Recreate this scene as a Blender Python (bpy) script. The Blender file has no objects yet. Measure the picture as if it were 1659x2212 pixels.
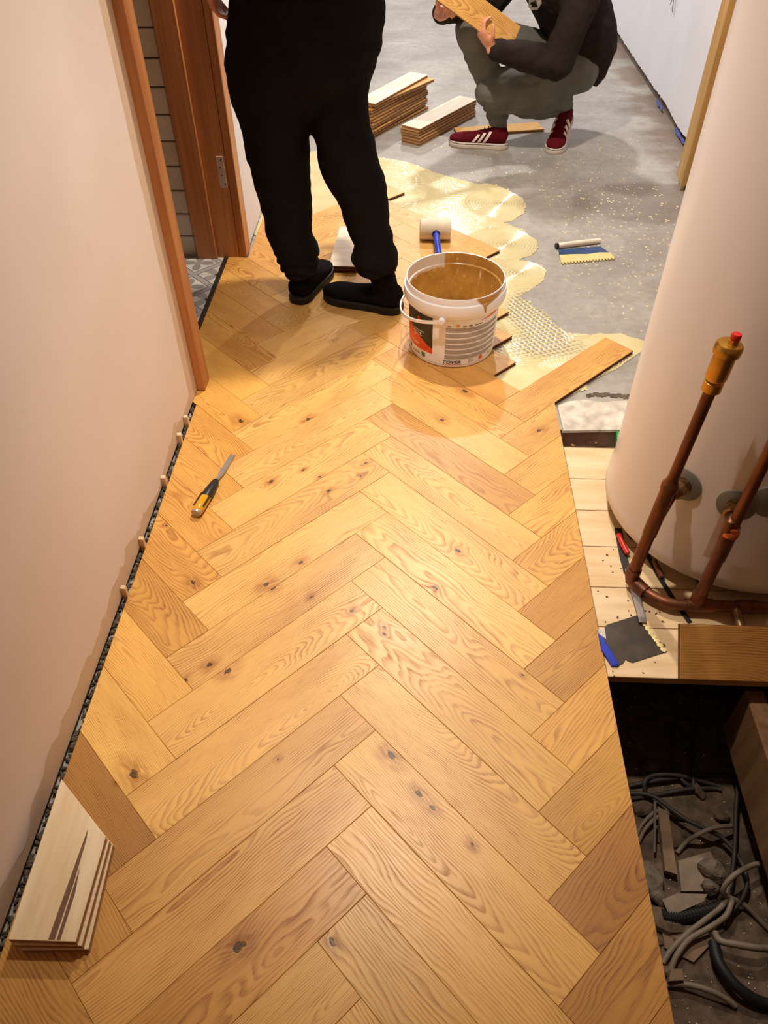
import bpy, bmesh, math, random
import numpy as np
from mathutils import Vector, Matrix, Euler, noise

random.seed(7)
sc = bpy.context.scene
col = sc.collection
PI = math.pi
S2 = math.sqrt(2)

# ------------------------------------------------------------------ camera
W0 = 0.12                                   # width of one parquet block (m)
def cam_rot(y, p, r):
    f = Vector((math.sin(y)*math.cos(p), math.cos(y)*math.cos(p), -math.sin(p)))
    x = Vector((math.cos(y), -math.sin(y), 0)); u = x.cross(f)
    xr = x*math.cos(r)+u*math.sin(r); ur = -x*math.sin(r)+u*math.cos(r)
    return xr, ur, f
CX, CU, CF = cam_rot(-0.0487, 0.7859, -0.0098)
CAM = Vector((0.1491, -1.9464, 1.5259))
cd = bpy.data.cameras.new('camera'); cam = bpy.data.objects.new('camera', cd); col.objects.link(cam)
m = Matrix((CX, CU, -CF)).transposed().to_4x4(); m.translation = CAM
cam.matrix_world = m
cd.sensor_fit = 'VERTICAL'; cd.sensor_height = 24.0; cd.lens = 1644.8/2212*24.0
cd.clip_start = 0.02; cd.clip_end = 60
sc.camera = cam

# ------------------------------------------------------------------ world, lamps, exposure
wd = bpy.data.worlds.new('world'); sc.world = wd; wd.use_nodes = True
wd.node_tree.nodes['Background'].inputs[0].default_value = (1, 0.95, 0.9, 1)
wd.node_tree.nodes['Background'].inputs[1].default_value = 0.0
def lamp(name, loc, power, color, radius=0.05, spot=None, blend=0.6):
    l = bpy.data.lights.new(name, 'SPOT' if spot else 'POINT')
    l.energy = power; l.color = color; l.shadow_soft_size = radius
    if spot: l.spot_size = spot; l.spot_blend = blend
    o = bpy.data.objects.new(name, l); col.objects.link(o); o.location = loc
    return o
WARM = (1.0, 0.90, 0.77); NEUT = (1.0, 0.96, 0.95)
lamp('downlight_hall_near_offscreen', (0.08, -0.45, 2.52), 110, WARM, 0.045, 1.25, 0.9)
lamp('downlight_hall_end_offscreen', (0.15, 1.06, 2.52), 156, WARM, 0.045, 2.3, 0.8)
lamp('downlight_room_near_offscreen', (0.45, 3.3, 2.52), 135, NEUT, 0.06, 2.7, 0.8)
lamp('downlight_room_far_offscreen', (0.0, 6.2, 2.52), 210, NEUT, 0.06, 2.7, 0.8)
sc.view_settings.view_transform = 'Standard'; sc.view_settings.look = 'None'
sc.view_settings.exposure = 0.48; sc.view_settings.gamma = 1.0
sc.view_settings.use_curve_mapping = False

# ------------------------------------------------------------------ helpers: pixels of the survey -> points of the place
def ray(px, py):
    return CX*((px-829.5)/1644.8) + CU*(-(py-1106)/1644.8) + CF
def onz(px, py, z=0.0):
    d = ray(px, py); return CAM + d*((z-CAM.z)/d.z)
def ony(px, py, y):
    d = ray(px, py); return CAM + d*((y-CAM.y)/d.y)
def onx(px, py, x):
    d = ray(px, py); return CAM + d*((x-CAM.x)/d.x)

# ------------------------------------------------------------------ helpers: materials
def lin(c):
    return tuple(((v/255)/12.92 if v/255 <= 0.04045 else ((v/255+0.055)/1.055)**2.4) for v in c[:3])
class NT:
    def __init__(s, name):
        s.m = bpy.data.materials.new(name); s.m.use_nodes = True
        s.t = s.m.node_tree; s.b = s.t.nodes['Principled BSDF']
    def n(s, typ, ins=None, **pr):
        nd = s.t.nodes.new(typ)
        for k, v in pr.items(): setattr(nd, k, v)
        for k, v in (ins or {}).items(): s.set(nd.inputs[k], v)
        return nd
    def set(s, sock, v):
        if hasattr(v, 'is_output') or isinstance(v, bpy.types.NodeSocket): s.t.links.new(v, sock)
        elif isinstance(v, (tuple, list)):
            v = tuple(v)
            if sock.type == 'RGBA' and len(v) == 3: v = v+(1,)
            sock.default_value = v
        else: sock.default_value = v
    def math(s, op, a, b=None, c=None, clamp=False):
        nd = s.t.nodes.new('ShaderNodeMath'); nd.operation = op; nd.use_clamp = clamp
        s.set(nd.inputs[0], a)
        if b is not None: s.set(nd.inputs[1], b)
        if c is not None: s.set(nd.inputs[2], c)
        return nd.outputs[0]
    def vmath(s, op, a, b=None):
        nd = s.t.nodes.new('ShaderNodeVectorMath'); nd.operation = op
        s.set(nd.inputs[0], a)
        if b is not None: s.set(nd.inputs[1], b)
        return nd.outputs[1] if op in ('LENGTH', 'DISTANCE', 'DOT_PRODUCT') else nd.outputs[0]
    def mix(s, f, a, b, mode='MIX'):
        nd = s.t.nodes.new('ShaderNodeMix'); nd.data_type = 'RGBA'; nd.blend_type = mode
        s.set(nd.inputs[0], f); s.set(nd.inputs[6], a); s.set(nd.inputs[7], b)
        return nd.outputs[2]
    def mapr(s, v, a, b, c=0.0, d=1.0, smooth=False):
        nd = s.t.nodes.new('ShaderNodeMapRange'); nd.clamp = True
        if smooth: nd.interpolation_type = 'SMOOTHSTEP'
        s.set(nd.inputs[0], v)
        for i, q in enumerate((a, b, c, d)): s.set(nd.inputs[1+i], q)
        return nd.outputs[0]
    def coord(s, which='Object'):
        return s.n('ShaderNodeTexCoord').outputs[which]
    def geo(s): return s.n('ShaderNodeNewGeometry').outputs['Position']
    def noise(s, vec, scale, detail=3.0, w=None, rough=0.5, dist=0.0):
        nd = s.n('ShaderNodeTexNoise', {'Scale': scale, 'Detail': detail, 'Roughness': rough, 'Distortion': dist})
        if w is not None: nd.noise_dimensions = '4D'; s.set(nd.inputs['W'], w)
        s.set(nd.inputs['Vector'], vec); return nd.outputs[0]
    def bump(s, h, strength=0.3, dist=0.01):
        nd = s.n('ShaderNodeBump', {'Strength': strength, 'Distance': dist, 'Height': h})
        s.set(s.b.inputs['Normal'], nd.outputs[0])
    def out(s, color=None, rough=None, metal=None, spec=None):
        if color is not None: s.set(s.b.inputs['Base Color'], color)
        if rough is not None: s.set(s.b.inputs['Roughness'], rough)
        if metal is not None: s.set(s.b.inputs['Metallic'], metal)
        if spec is not None: s.set(s.b.inputs['Specular IOR Level'], spec)
        return s.m
def xyz(t, v):
    nd = t.n('ShaderNodeSeparateXYZ', {0: v}); return nd.outputs
def comb(t, x, y, z):
    return t.n('ShaderNodeCombineXYZ', {0: x, 1: y, 2: z}).outputs[0]

def plain(name, rgb, rough=0.5, metal=0.0, var=0.10, scale=30, bump=0.0, spec=0.5):
    t = NT(name); c = lin(rgb); P = t.coord()
    f = t.noise(P, scale, 4)
    a = tuple(v*(1-var) for v in c); b = tuple(min(1, v*(1+var)) for v in c)
    t.out(t.mix(t.mapr(f, 0.3, 0.7), a, b), rough, metal, spec)
    if bump: t.bump(f, bump, 0.004)
    return t.m

def oak(name, light, dark, gloss=0.34, contrast=0.92):
    t = NT(name); P = t.coord(); x, y, z = xyz(t, P)
    oi = t.n('ShaderNodeObjectInfo'); r = oi.outputs['Random']; oc = oi.outputs['Color']
    wn = t.n('ShaderNodeTexWhiteNoise', noise_dimensions='1D'); t.set(wn.inputs['W'], t.math('MULTIPLY', r, 771.3))
    ra, rb, rc = xyz(t, wn.outputs['Color'])
    W = t.math('MULTIPLY', r, 97.0)
    # knots
    kd = None; kb = None
    k_seed = t.math('MULTIPLY', r, 13.0)
    for k in ('k1', 'k2', 'k3', 'k4'):
        at = t.n('ShaderNodeAttribute', attribute_type='OBJECT', attribute_name=k)
        kx, ky, ks = xyz(t, at.outputs['Vector'])
        ks1 = t.math('MAXIMUM', ks, 0.0001)
        dx = t.math('DIVIDE', t.math('MULTIPLY', t.math('SUBTRACT', x, kx), 0.62), ks1)
        dy = t.math('DIVIDE', t.math('SUBTRACT', y, ky), ks1)
        d = t.math('SQRT', t.math('ADD', t.math('MULTIPLY', dx, dx), t.math('MULTIPLY', dy, dy)))
        has = t.math('GREATER_THAN', ks, 0.001)
        dn = t.math('ADD', d, t.math('MULTIPLY_ADD', t.noise(P, 110, 2, k_seed), 1.1, -0.55))
        core = t.math('MULTIPLY', has, t.mapr(dn, 0.62, 0.42, 0, 1, True))
        g = t.math('MULTIPLY', t.math('MULTIPLY', ks, has), t.math('EXPONENT', t.math('MULTIPLY', d, -0.55)))
        halo = t.math('MULTIPLY', has, t.mapr(d, 3.4, 0.5, 0, 1, True))
        kd = core if kd is None else t.math('MAXIMUM', kd, core)
        kb = g if kb is None else t.math('ADD', kb, g)
        hb = halo if k == 'k1' else t.math('MAXIMUM', hb, halo)
    n1 = t.noise(t.vmath('MULTIPLY', P, (3.6, 11.0, 3.0)), 1.0, 2, W)
    n2 = t.noise(t.vmath('MULTIPLY', P, (14.0, 60.0, 10.0)), 1.0, 2, W)
    yy = t.math('ADD', y, t.math('MULTIPLY_ADD', rb, 0.16, -0.08))
    yy = t.math('ADD', yy, t.math('MULTIPLY_ADD', n1, 0.05, -0.025))
    tilt = t.math('MULTIPLY_ADD', ra, 0.30, -0.15)
    zz = t.math('ADD', t.math('MULTIPLY', x, tilt), t.math('MULTIPLY_ADD', rc, 0.07, 0.006))
    zz = t.math('ADD', zz, t.math('MULTIPLY_ADD', n1, 0.055, -0.027))
    R = t.math('SQRT', t.math('ADD', t.math('MULTIPLY', yy, yy), t.math('MULTIPLY', zz, zz)))
    R = t.math('ADD', R, t.math('MULTIPLY', kb, 1.6))
    R = t.math('ADD', R, t.math('MULTIPLY', n2, 0.0012))
    per = t.math('MULTIPLY_ADD', rb, 0.0030, 0.0030)
    fr = t.math('FRACT', t.math('DIVIDE', R, per))
    ring = t.math('MULTIPLY', t.mapr(fr, 0.30, 0.88, 0, 1, True), t.mapr(fr, 0.90, 1.0, 1, 0))
    ring = t.math('MULTIPLY', ring, t.mapr(t.noise(t.vmath('MULTIPLY', P, (8.0, 30.0, 8.0)), 1.0, 2, t.math('ADD', W, 11.0)), 0.3, 0.7, 0.35, 1.15))
    # pores, streaks
    st = t.noise(t.vmath('MULTIPLY', P, (26.0, 620.0, 20.0)), 1.0, 3, W)
    por = t.math('MULTIPLY', t.mapr(st, 0.45, 0.66), t.math('MULTIPLY_ADD', ring, 0.65, 0.35))
    cloud = t.noise(t.vmath('MULTIPLY', P, (3.0, 9.0, 3.0)), 1.0, 3, t.math('ADD', W, 31.0))
    f = t.math('MULTIPLY', t.math('ADD', t.math('MULTIPLY', ring, 0.50), t.math('MULTIPLY', por, 0.58)), contrast)
    f = t.math('MULTIPLY', f, t.mapr(cloud, 0.25, 0.75, 0.55, 1.25))
    f = t.math('MINIMUM', f, 1.0)
    c = t.mix(f, light, dark)
    c = t.mix(t.math('MULTIPLY', t.mapr(cloud, 0.45, 0.8), 0.30), c, dark)
    hn = t.noise(t.vmath('MULTIPLY', P, (30, 90, 30)), 1.0, 3, W)
    c = t.mix(t.math('MULTIPLY', t.math('MULTIPLY', hb, t.mapr(hn, 0.3, 0.65)), 0.75), c, lin((140, 78, 30)))
    kn = t.noise(P, 260, 3)
    c = t.mix(t.math('MULTIPLY', kd, t.mapr(kn, 0.3, 0.6, 0.55, 1.0)), c, (0.036, 0.017, 0.008))
    c = t.mix(1.0, c, oc, 'MULTIPLY')
    t.out(c, t.math('MULTIPLY_ADD', f, 0.14, gloss), 0.0, 0.42)
    t.bump(t.math('SUBTRACT', 1.0, t.math('ADD', t.math('MULTIPLY', por, 0.7), kd)), 0.18, 0.0012)
    return t.m

def ply_edge(name, rgb1, rgb2):
    t = NT(name); P = t.coord(); x, y, z = xyz(t, P)
    n = t.noise(t.vmath('MULTIPLY', P, (60, 60, 300)), 1.0, 3)
    layer = t.math('FRACT', t.math('MULTIPLY', z, 210.0))
    f = t.math('MULTIPLY_ADD', t.math('GREATER_THAN', layer, 0.5), 0.5, t.math('MULTIPLY', n, 0.5))
    return t.out(t.mix(f, lin(rgb1), lin(rgb2)), 0.7)

def birch(name, rgb, streak=0.0):
    t = NT(name); P = t.coord()
    W = t.math('MULTIPLY', t.n('ShaderNodeObjectInfo').outputs['Random'], 50)
    n = t.noise(t.vmath('MULTIPLY', P, (5, 40, 10)), 1.0, 4, W)
    n2 = t.noise(t.vmath('MULTIPLY', P, (3, 7, 3)), 1.0, 2, W)
    c = lin(rgb)
    a = t.mix(t.mapr(n, 0.35, 0.7), c, (c[0]*0.82, c[1]*0.74, c[2]*0.60))
    a = t.mix(t.math('MULTIPLY', t.mapr(n2, 0.62, 0.75), 0.35), a, (c[0]*0.75, c[1]*0.55, c[2]*0.33))
    return t.out(a, 0.6)

M = {}
OAK_L = lin((232, 186, 112)); OAK_D = lin((146, 84, 30))
M['oak'] = oak('oak_oiled', OAK_L, OAK_D)
M['edge'] = ply_edge('ply_edge', (122, 72, 44), (86, 46, 28))
M['edge_light'] = ply_edge('ply_edge_light', (196, 150, 96), (140, 92, 52))
M['birch'] = birch('birch_back', (236, 214, 180))
M['birch_white'] = birch('birch_back_pale', (240, 226, 208))
M['hatch'] = birch('hatch_birch', (228, 200, 160))
def paint_wall():
    t = NT('plaster_paint'); G = t.geo(); x, y, z = xyz(t, G)
    n = t.noise(t.vmath('MULTIPLY', G, (1, 5.5, 5.5)), 1.0, 4); n3 = t.noise(G, 26, 3); n4 = t.noise(G, 2.4, 3)
    h = t.math('MULTIPLY_ADD', n, 0.20, -0.055)
    h = t.math('ADD', h, t.math('MULTIPLY', n3, 0.02))
    raw = t.mapr(t.math('SUBTRACT', z, h), -0.003, 0.003, 1, 0)
    # bare strip beside the door lining
    e = t.math('SUBTRACT', 0.078, t.math('MULTIPLY', n4, 0.06))
    raw2 = t.math('GREATER_THAN', y, e)
    raw = t.math('MAXIMUM', raw, t.math('MULTIPLY', raw2, t.math('LESS_THAN', y, 0.2)))
    base = t.mix(t.mapr(n4, 0.3, 0.7), lin((222, 205, 196)), lin((230, 215, 207)))
    spot = t.mapr(t.noise(G, 7, 2), 0.70, 0.78)
    base = t.mix(t.math('MULTIPLY', spot, 0.25), base, lin((196, 172, 150)))
    c = t.mix(raw, base, t.mix(n3, lin((196, 170, 146)), lin((214, 190, 166))))
    t.out(c, 0.75, 0, 0.3)
    t.bump(t.math('ADD', t.math('MULTIPLY', raw, -1.0), t.math('MULTIPLY', n3, 0.3)), 0.25, 0.002)
    return t.m
M['wall'] = paint_wall()
M['wall_white'] = plain('wall_white', (226, 224, 228), 0.75, 0, 0.03, 4, 0.05)
M['ceiling'] = plain('ceiling_white', (232, 230, 228), 0.8, 0, 0.03, 3)
def concrete():
    t = NT('concrete_screed'); G = t.geo(); x, y, z = xyz(t, G)
    a = t.noise(G, 2.1, 6, None, 0.6, 0.4); b = t.noise(G, 34, 5); c2 = t.noise(t.vmath('MULTIPLY', G, (1.0, 3.5, 1.0)), 2.0, 4)
    c = t.mix(t.mapr(a, 0.3, 0.7), lin((140, 133, 124)), lin((182, 176, 167)))
    c = t.mix(t.math('MULTIPLY', t.mapr(b, 0.35, 0.7), 0.35), c, lin((120, 112, 104)))
    c = t.mix(t.math('MULTIPLY', t.mapr(c2, 0.5, 0.62), 0.12), c, lin((206, 203, 200)))
    # damp brown band along the right wall, stain at the joint
    d = t.math('ADD', t.math('SUBTRACT', 1.60, x), t.math('MULTIPLY_ADD', c2, 0.34, -0.17))
    band = t.math('MULTIPLY', t.mapr(d, 0.10, 0.22, 1, 0), t.mapr(t.noise(G, 3.3, 2), 0.36, 0.5))
    c = t.mix(t.math('MULTIPLY', band, 0.75), c, lin((118, 98, 80)))
    for (sx, sy, rx, ry, k) in ((1.35, 1.75, 0.42, 0.22, 0.45),):
        dx = t.math('DIVIDE', t.math('SUBTRACT', x, sx), rx); dy = t.math('DIVIDE', t.math('SUBTRACT', y, sy), ry)
        dd = t.math('SQRT', t.math('ADD', t.math('MULTIPLY', dx, dx), t.math('MULTIPLY', dy, dy)))
        dd = t.math('ADD', dd, t.math('MULTIPLY_ADD', a, 1.2, -0.6))
        c = t.mix(t.math('MULTIPLY', t.mapr(dd, 0.85, 1.1, 1, 0, True), k), c, lin((112, 98, 86)))
    sp = t.noise(G, 120, 2)
    c = t.mix(t.math('MULTIPLY', t.mapr(sp, 0.68, 0.72), 0.6), c, lin((222, 214, 196)))
    t.out(c, t.mapr(a, 0.3, 0.7, 0.38, 0.6), 0, 0.4); t.bump(t.math('ADD', b, t.math('MULTIPLY', a, 2.0)), 0.25, 0.003)
    return t.m
M['concrete'] = concrete()
M['cement'] = plain('white_cement', (200, 190, 176), 0.85, 0, 0.30, 26, 0.9)
M['dirt'] = plain('pit_dirt', (96, 78, 62), 0.95, 0, 0.45, 40, 1.0)
M['pitwall'] = plain('pit_masonry', (112, 96, 82), 0.95, 0, 0.3, 18, 0.8)
M['grit'] = plain('grit', (92, 80, 68), 0.95, 0, 0.4, 60, 0.8)
M['rubble'] = plain('rubble', (108, 94, 80), 0.95, 0, 0.35, 60, 0.8)
M['trench'] = plain('trench_earth', (150, 122, 104), 0.95, 0, 0.25, 30, 0.6)

def frame_wood(name, a, b):
    t = NT(name); P = t.coord()
    n = t.noise(t.vmath('MULTIPLY', P, (26, 26, 1.2)), 1.0, 4); n2 = t.noise(t.vmath('MULTIPLY', P, (120, 120, 3)), 1.0, 2)
    c = t.mix(t.mapr(n, 0.35, 0.65), lin(a), lin(b))
    c = t.mix(t.math('MULTIPLY', t.mapr(n2, 0.5, 0.7), 0.35), c, tuple(v*0.6 for v in lin(b)))
    return t.out(c, 0.42, 0, 0.4)
M['frame'] = frame_wood('door_oak', (206, 144, 88), (172, 108, 60))
M['batten'] = frame_wood('pine_batten', (206, 168, 104), (182, 138, 76))
M['joist'] = frame_wood('old_joist', (150, 116, 80), (122, 90, 60))
M['clad'] = birch('painted_cladding', (214, 206, 194))
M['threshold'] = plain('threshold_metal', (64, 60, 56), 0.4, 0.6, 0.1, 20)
M['zinc'] = plain('zinc_plate', (196, 186, 180), 0.4, 0.3, 0.05, 20)
M['cavity'] = plain('bare_masonry', (112, 98, 86), 0.95, 0, 0.2, 20, 0.6)

# ------------------------------------------------------------------ helpers: meshes
class MB:
    def __init__(s): s.v = []; s.f = []; s.mi = []
    def add(s, vs, fs, mi=0):
        o = len(s.v); s.v += [tuple(v) for v in vs]; s.f += [tuple(i+o for i in f) for f in fs]; s.mi += [mi]*len(fs); return s
    def box(s, a, b, mi=0, bev=0.0):
        (x0, y0, z0), (x1, y1, z1) = a, b
        if bev <= 0:
            vs = [(x, y, z) for z in (z0, z1) for y in (y0, y1) for x in (x0, x1)]
            fs = [(0, 2, 3, 1), (4, 5, 7, 6), (0, 1, 5, 4), (2, 6, 7, 3), (0, 4, 6, 2), (1, 3, 7, 5)]
            return s.add(vs, fs, mi)
        bm = bmesh.new(); bmesh.ops.create_cube(bm, size=1)
        for v in bm.verts: v.co = Vector(((x0+x1)/2+v.co.x*(x1-x0), (y0+y1)/2+v.co.y*(y1-y0), (z0+z1)/2+v.co.z*(z1-z0)))
        bmesh.ops.bevel(bm, geom=bm.edges[:], offset=bev, segments=1, affect='EDGES', profile=0.5)
        bm.verts.index_update()
        s.add([v.co[:] for v in bm.verts], [[v.index for v in f.verts] for f in bm.faces], mi); bm.free(); return s
    def rings(s, rings, cap=True, mi=0):
        n = len(rings[0]); vs = [p for r in rings for p in r]; fs = []
        for k in range(len(rings)-1):
            for i in range(n):
                j = (i+1) % n; fs.append((k*n+i, k*n+j, (k+1)*n+j, (k+1)*n+i))
        if cap: fs.append(tuple(reversed(range(n)))); fs.append(tuple((len(rings)-1)*n+i for i in range(n)))
        return s.add(vs, fs, mi)
    def tube(s, path, rad, n=12, mi=0, cap=True):
        path = [Vector(p) for p in path]; rs = rad if isinstance(rad, (list, tuple)) else [rad]*len(path)
        rings = []; up = None
        for i, p in enumerate(path):
            t = (path[min(i+1, len(path)-1)]-path[max(i-1, 0)]).normalized()
            if up is None: up = Vector((0, 0, 1)) if abs(t.z) < 0.9 else Vector((1, 0, 0))
            a = (up - t*up.dot(t)).normalized(); b = t.cross(a); up = a
            rings.append([p+(a*math.cos(2*PI*k/n)+b*math.sin(2*PI*k/n))*rs[i] for k in range(n)])
        return s.rings(rings, cap, mi)
    def lathe(s, prof, c=(0, 0, 0), axis=(0, 0, 1), n=32, mi=0, cap=True):
        ax = Vector(axis).normalized(); c = Vector(c)
        u = Vector((1, 0, 0)) if abs(ax.x) < 0.8 else Vector((0, 1, 0))
        u = (u-ax*u.dot(ax)).normalized(); w = ax.cross(u)
        return s.rings([[c+ax*h+(u*math.cos(2*PI*k/n)+w*math.sin(2*PI*k/n))*r for k in range(n)] for r, h in prof], cap, mi)
    def prism(s, poly, z0, z1, mi=0):
        return s.rings([[(x, y, z0) for x, y in poly], [(x, y, z1) for x, y in poly]], True, mi)
    def capsule(s, a, b, ra, rb=None, n=14, flat=None):
        rb = ra if rb is None else rb
        a = Vector(a); b = Vector(b); d = (b-a); L = max(d.length, 1e-5); d = d/L
        path = []; rs = []
        for k in range(5):
            an = PI/2*(1-k/4.0)*0.98; path.append(a-d*ra*math.sin(an)); rs.append(ra*math.cos(an))
        for k in range(5):
            an = PI/2*(k/4.0)*0.98; path.append(b+d*rb*math.sin(an)); rs.append(rb*math.cos(an))
        return s.tube(path, rs, n)
    def ellipsoid(s, c, r, rot=None, n=18, m=12):
        c = Vector(c); R = rot.to_matrix() if rot else Matrix.Identity(3); rings = []
        for i in range(m+1):
            ph = -PI/2*0.985+PI*0.985*i/m
            rings.append([c+R@Vector((r[0]*math.cos(ph)*math.cos(2*PI*k/n), r[1]*math.cos(ph)*math.sin(2*PI*k/n), r[2]*math.sin(ph))) for k in range(n)])
        return s.rings(rings)
    def xf(s, fn): s.v = [tuple(fn(Vector(v))) for v in s.v]; return s
    def mesh(s, name, mats, smooth=False):
        me = bpy.data.meshes.new(name); me.from_pydata(s.v, [], s.f)
        for q in (mats if isinstance(mats, (list, tuple)) else [mats]): me.materials.append(M[q] if isinstance(q, str) else q)
        if any(s.mi): me.polygons.foreach_set('material_index', s.mi)
        bm = bmesh.new(); bm.from_mesh(me); bmesh.ops.recalc_face_normals(bm, faces=bm.faces[:]); bm.to_mesh(me); bm.free()
        if smooth: smooth_by_angle(me, 40 if smooth is True else smooth)
        me.update(); return me
def smooth_by_angle(me, deg):
    me.polygons.foreach_set('use_smooth', [True]*len(me.polygons))
    bm = bmesh.new(); bm.from_mesh(me); a = math.radians(deg)
    for e in bm.edges:
        if len(e.link_faces) == 2 and e.calc_face_angle(0) > a: e.smooth = False
    bm.to_mesh(me); bm.free()

def link(name, me, parent=None):
    o = bpy.data.objects.new(name, me); col.objects.link(o)
    if parent is not None: o.parent = parent
    return o
def tag(o, label=None, cat=None, group=None, kind=None):
    if label: o['label'] = label
    if cat: o['category'] = cat
    if group: o['group'] = group
    if kind: o['kind'] = kind
    return o
ORG = {}
def thing(name, label, cat, loc=(0, 0, 0), group=None):
    o = link(name, None); o.location = loc; o.empty_display_size = 0.05; ORG[o.name] = Vector(loc)
    return tag(o, label, cat, group)
def part(name, mb, mats, parent, smooth=False, label=None):
    """a part given in world coordinates under a thing (no rotation)"""
    org = ORG.get(parent.name, Vector((0, 0, 0)))
    mb.xf(lambda v: v-org)
    o = link(name, mb.mesh(name, mats, smooth), parent)
    ORG[o.name] = org
    if label: o['label'] = label
    return o
def solo(name, mb, mats, label, cat, group=None, smooth=False, org=None):
    """a one-mesh thing in world coordinates, its origin at its base"""
    if org is None:
        a = np.array(mb.v); org = Vector(((a[:, 0].min()+a[:, 0].max())/2, (a[:, 1].min()+a[:, 1].max())/2, a[:, 2].min()))
    org = Vector(org); mb.xf(lambda v: v-org)
    o = link(name, mb.mesh(name, mats, smooth)); o.location = org; ORG[o.name] = org
    return tag(o, label, cat, group)
def struct(name, mb, mats, smooth=False):
    o = link(name, mb.mesh(name, mats, smooth)); return tag(o, kind='structure')

def organic(name, mb, mat, voxel=0.006, smooth=6, fold=None):
    me = bpy.data.meshes.new(name+'_src'); me.from_pydata(mb.v, [], mb.f); me.update()
    bm = bmesh.new(); bm.from_mesh(me); bmesh.ops.recalc_face_normals(bm, faces=bm.faces[:]); bm.to_mesh(me); bm.free()
    o = bpy.data.objects.new(name+'_src', me); col.objects.link(o)
    r = o.modifiers.new('r', 'REMESH'); r.mode = 'VOXEL'; r.voxel_size = voxel; r.adaptivity = 0
    s = o.modifiers.new('s', 'SMOOTH'); s.iterations = smooth; s.factor = 0.5
    dg = bpy.context.evaluated_depsgraph_get(); dg.update()
    out = bpy.data.meshes.new_from_object(o.evaluated_get(dg)); out.name = name
    bpy.data.objects.remove(o); bpy.data.meshes.remove(me)
    if fold:
        out.update()
        nrm = [v.normal.copy() for v in out.vertices]
        for v, nn in zip(out.vertices, nrm): v.co = v.co+nn*fold(v.co)
    out.materials.clear(); out.materials.append(M[mat] if isinstance(mat, str) else mat)
    out.polygons.foreach_set('use_smooth', [True]*len(out.polygons)); out.update()
    return out
def opart(name, me, parent, label=None):
    org = ORG.get(parent.name, Vector((0, 0, 0)))
    me.transform(Matrix.Translation(-org)); o = link(name, me, parent); ORG[o.name] = org
    if label: o['label'] = label
    return o

# ------------------------------------------------------------------ polygons
def clip(poly, a, b, c):                       # keep a*x+b*y+c >= 0
    out = []
    for i in range(len(poly)):
        p, q = poly[i], poly[(i+1) % len(poly)]
        dp = a*p[0]+b*p[1]+c; dq = a*q[0]+b*q[1]+c
        if dp >= 0: out.append(p)
        if (dp >= 0) != (dq >= 0):
            k = dp/(dp-dq); out.append((p[0]+(q[0]-p[0])*k, p[1]+(q[1]-p[1])*k))
    return out
def area(poly):
    return 0.5*sum(poly[i][0]*poly[(i+1) % len(poly)][1]-poly[(i+1) % len(poly)][0]*poly[i][1] for i in range(len(poly)))
def notch(poly, cx, cy, sx, sy):
    """cut away the quadrant sx*(x-cx)>0 and sy*(y-cy)>0"""
    ins = lambda p: sx*(p[0]-cx) > 1e-9 and sy*(p[1]-cy) > 1e-9
    if not any(ins(p) for p in poly): return poly
    pts = []                                    # densify with crossings
    for i in range(len(poly)):
        p, q = poly[i], poly[(i+1) % len(poly)]; ts = [0.0]
        for ax, c in ((0, cx), (1, cy)):
            if abs(q[ax]-p[ax]) > 1e-12:
                k = (c-p[ax])/(q[ax]-p[ax])
                if 1e-6 < k < 1-1e-6: ts.append(k)
        for k in sorted(ts): pts.append((p[0]+(q[0]-p[0])*k, p[1]+(q[1]-p[1])*k))
    keep = [not ins(p) for p in pts]; n = len(pts)
    out = []
    for i in range(n):
        if keep[i]:
            out.append(pts[i])
            if not keep[(i+1) % n]:
                j = (i+1) % n
                while not keep[j]: j = (j+1) % n
                a, b = pts[i], pts[j]
                onx_ = lambda p: abs(p[0]-cx) < 1e-6
                if onx_(a) != onx_(b): out.append((cx, cy))
    res = []
    for p in out:
        if not res or math.hypot(p[0]-res[-1][0], p[1]-res[-1][1]) > 1e-4: res.append(p)
    return res
def inset(poly, d):
    n = len(poly); s = 1 if area(poly) > 0 else -1; out = []
    for i in range(n):
        p0, p1, p2 = Vector(poly[i-1]), Vector(poly[i]), Vector(poly[(i+1) % n])
        e1 = (p1-p0).normalized(); e2 = (p2-p1).normalized()
        n1 = Vector((-e1.y, e1.x))*s; n2 = Vector((-e2.y, e2.x))*s
        bis = n1+n2
        if bis.length < 1e-6: bis = n1
        bis.normalize(); k = d/max(0.35, bis.dot(n1)); out.append((p1.x+bis.x*k, p1.y+bis.y*k))
    return out
TH = 0.015
def plank_mesh(poly, name='plank', flip=False, groove=True, bev=0.0009, edge='edge', top='oak', back='birch', th=TH):
    """a T&G block, top at z=0, down to -th; flip turns the pale back upward"""
    mb = MB(); n = len(poly)
    z = [-th, -th*0.72, -th*0.70, -th*0.46, -th*0.44, -bev, 0.0]
    off = [0.0, 0.0, 0.004, 0.004, 0.0, 0.0, bev]
    if not groove: z = [-th, -bev, 0.0]; off = [0, 0, bev]
    rg = [[(x, y, zz) for x, y in (inset(poly, o) if o else poly)] for zz, o in zip(z, off)]
    mb.rings(rg, False, 1)
    k = len(mb.f)-n
    for i in range(k, len(mb.f)): mb.mi[i] = 0                      # little bevel belongs to the face
    if groove:
        for i in range(k-n, k): mb.mi[i] = 1
    b = len(rg)*0
    mb.f.append(tuple(reversed(range(n)))); mb.mi.append(2)
    mb.f.append(tuple((len(rg)-1)*n+i for i in range(n))); mb.mi.append(0)
    mats = [top, edge, back] if not flip else [back, edge, top]
    return mb.mesh(name, mats)
REC = lambda l, w: [(-l/2, -w/2), (l/2, -w/2), (l/2, w/2), (-l/2, w/2)]
LB = 5*W0
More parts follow.
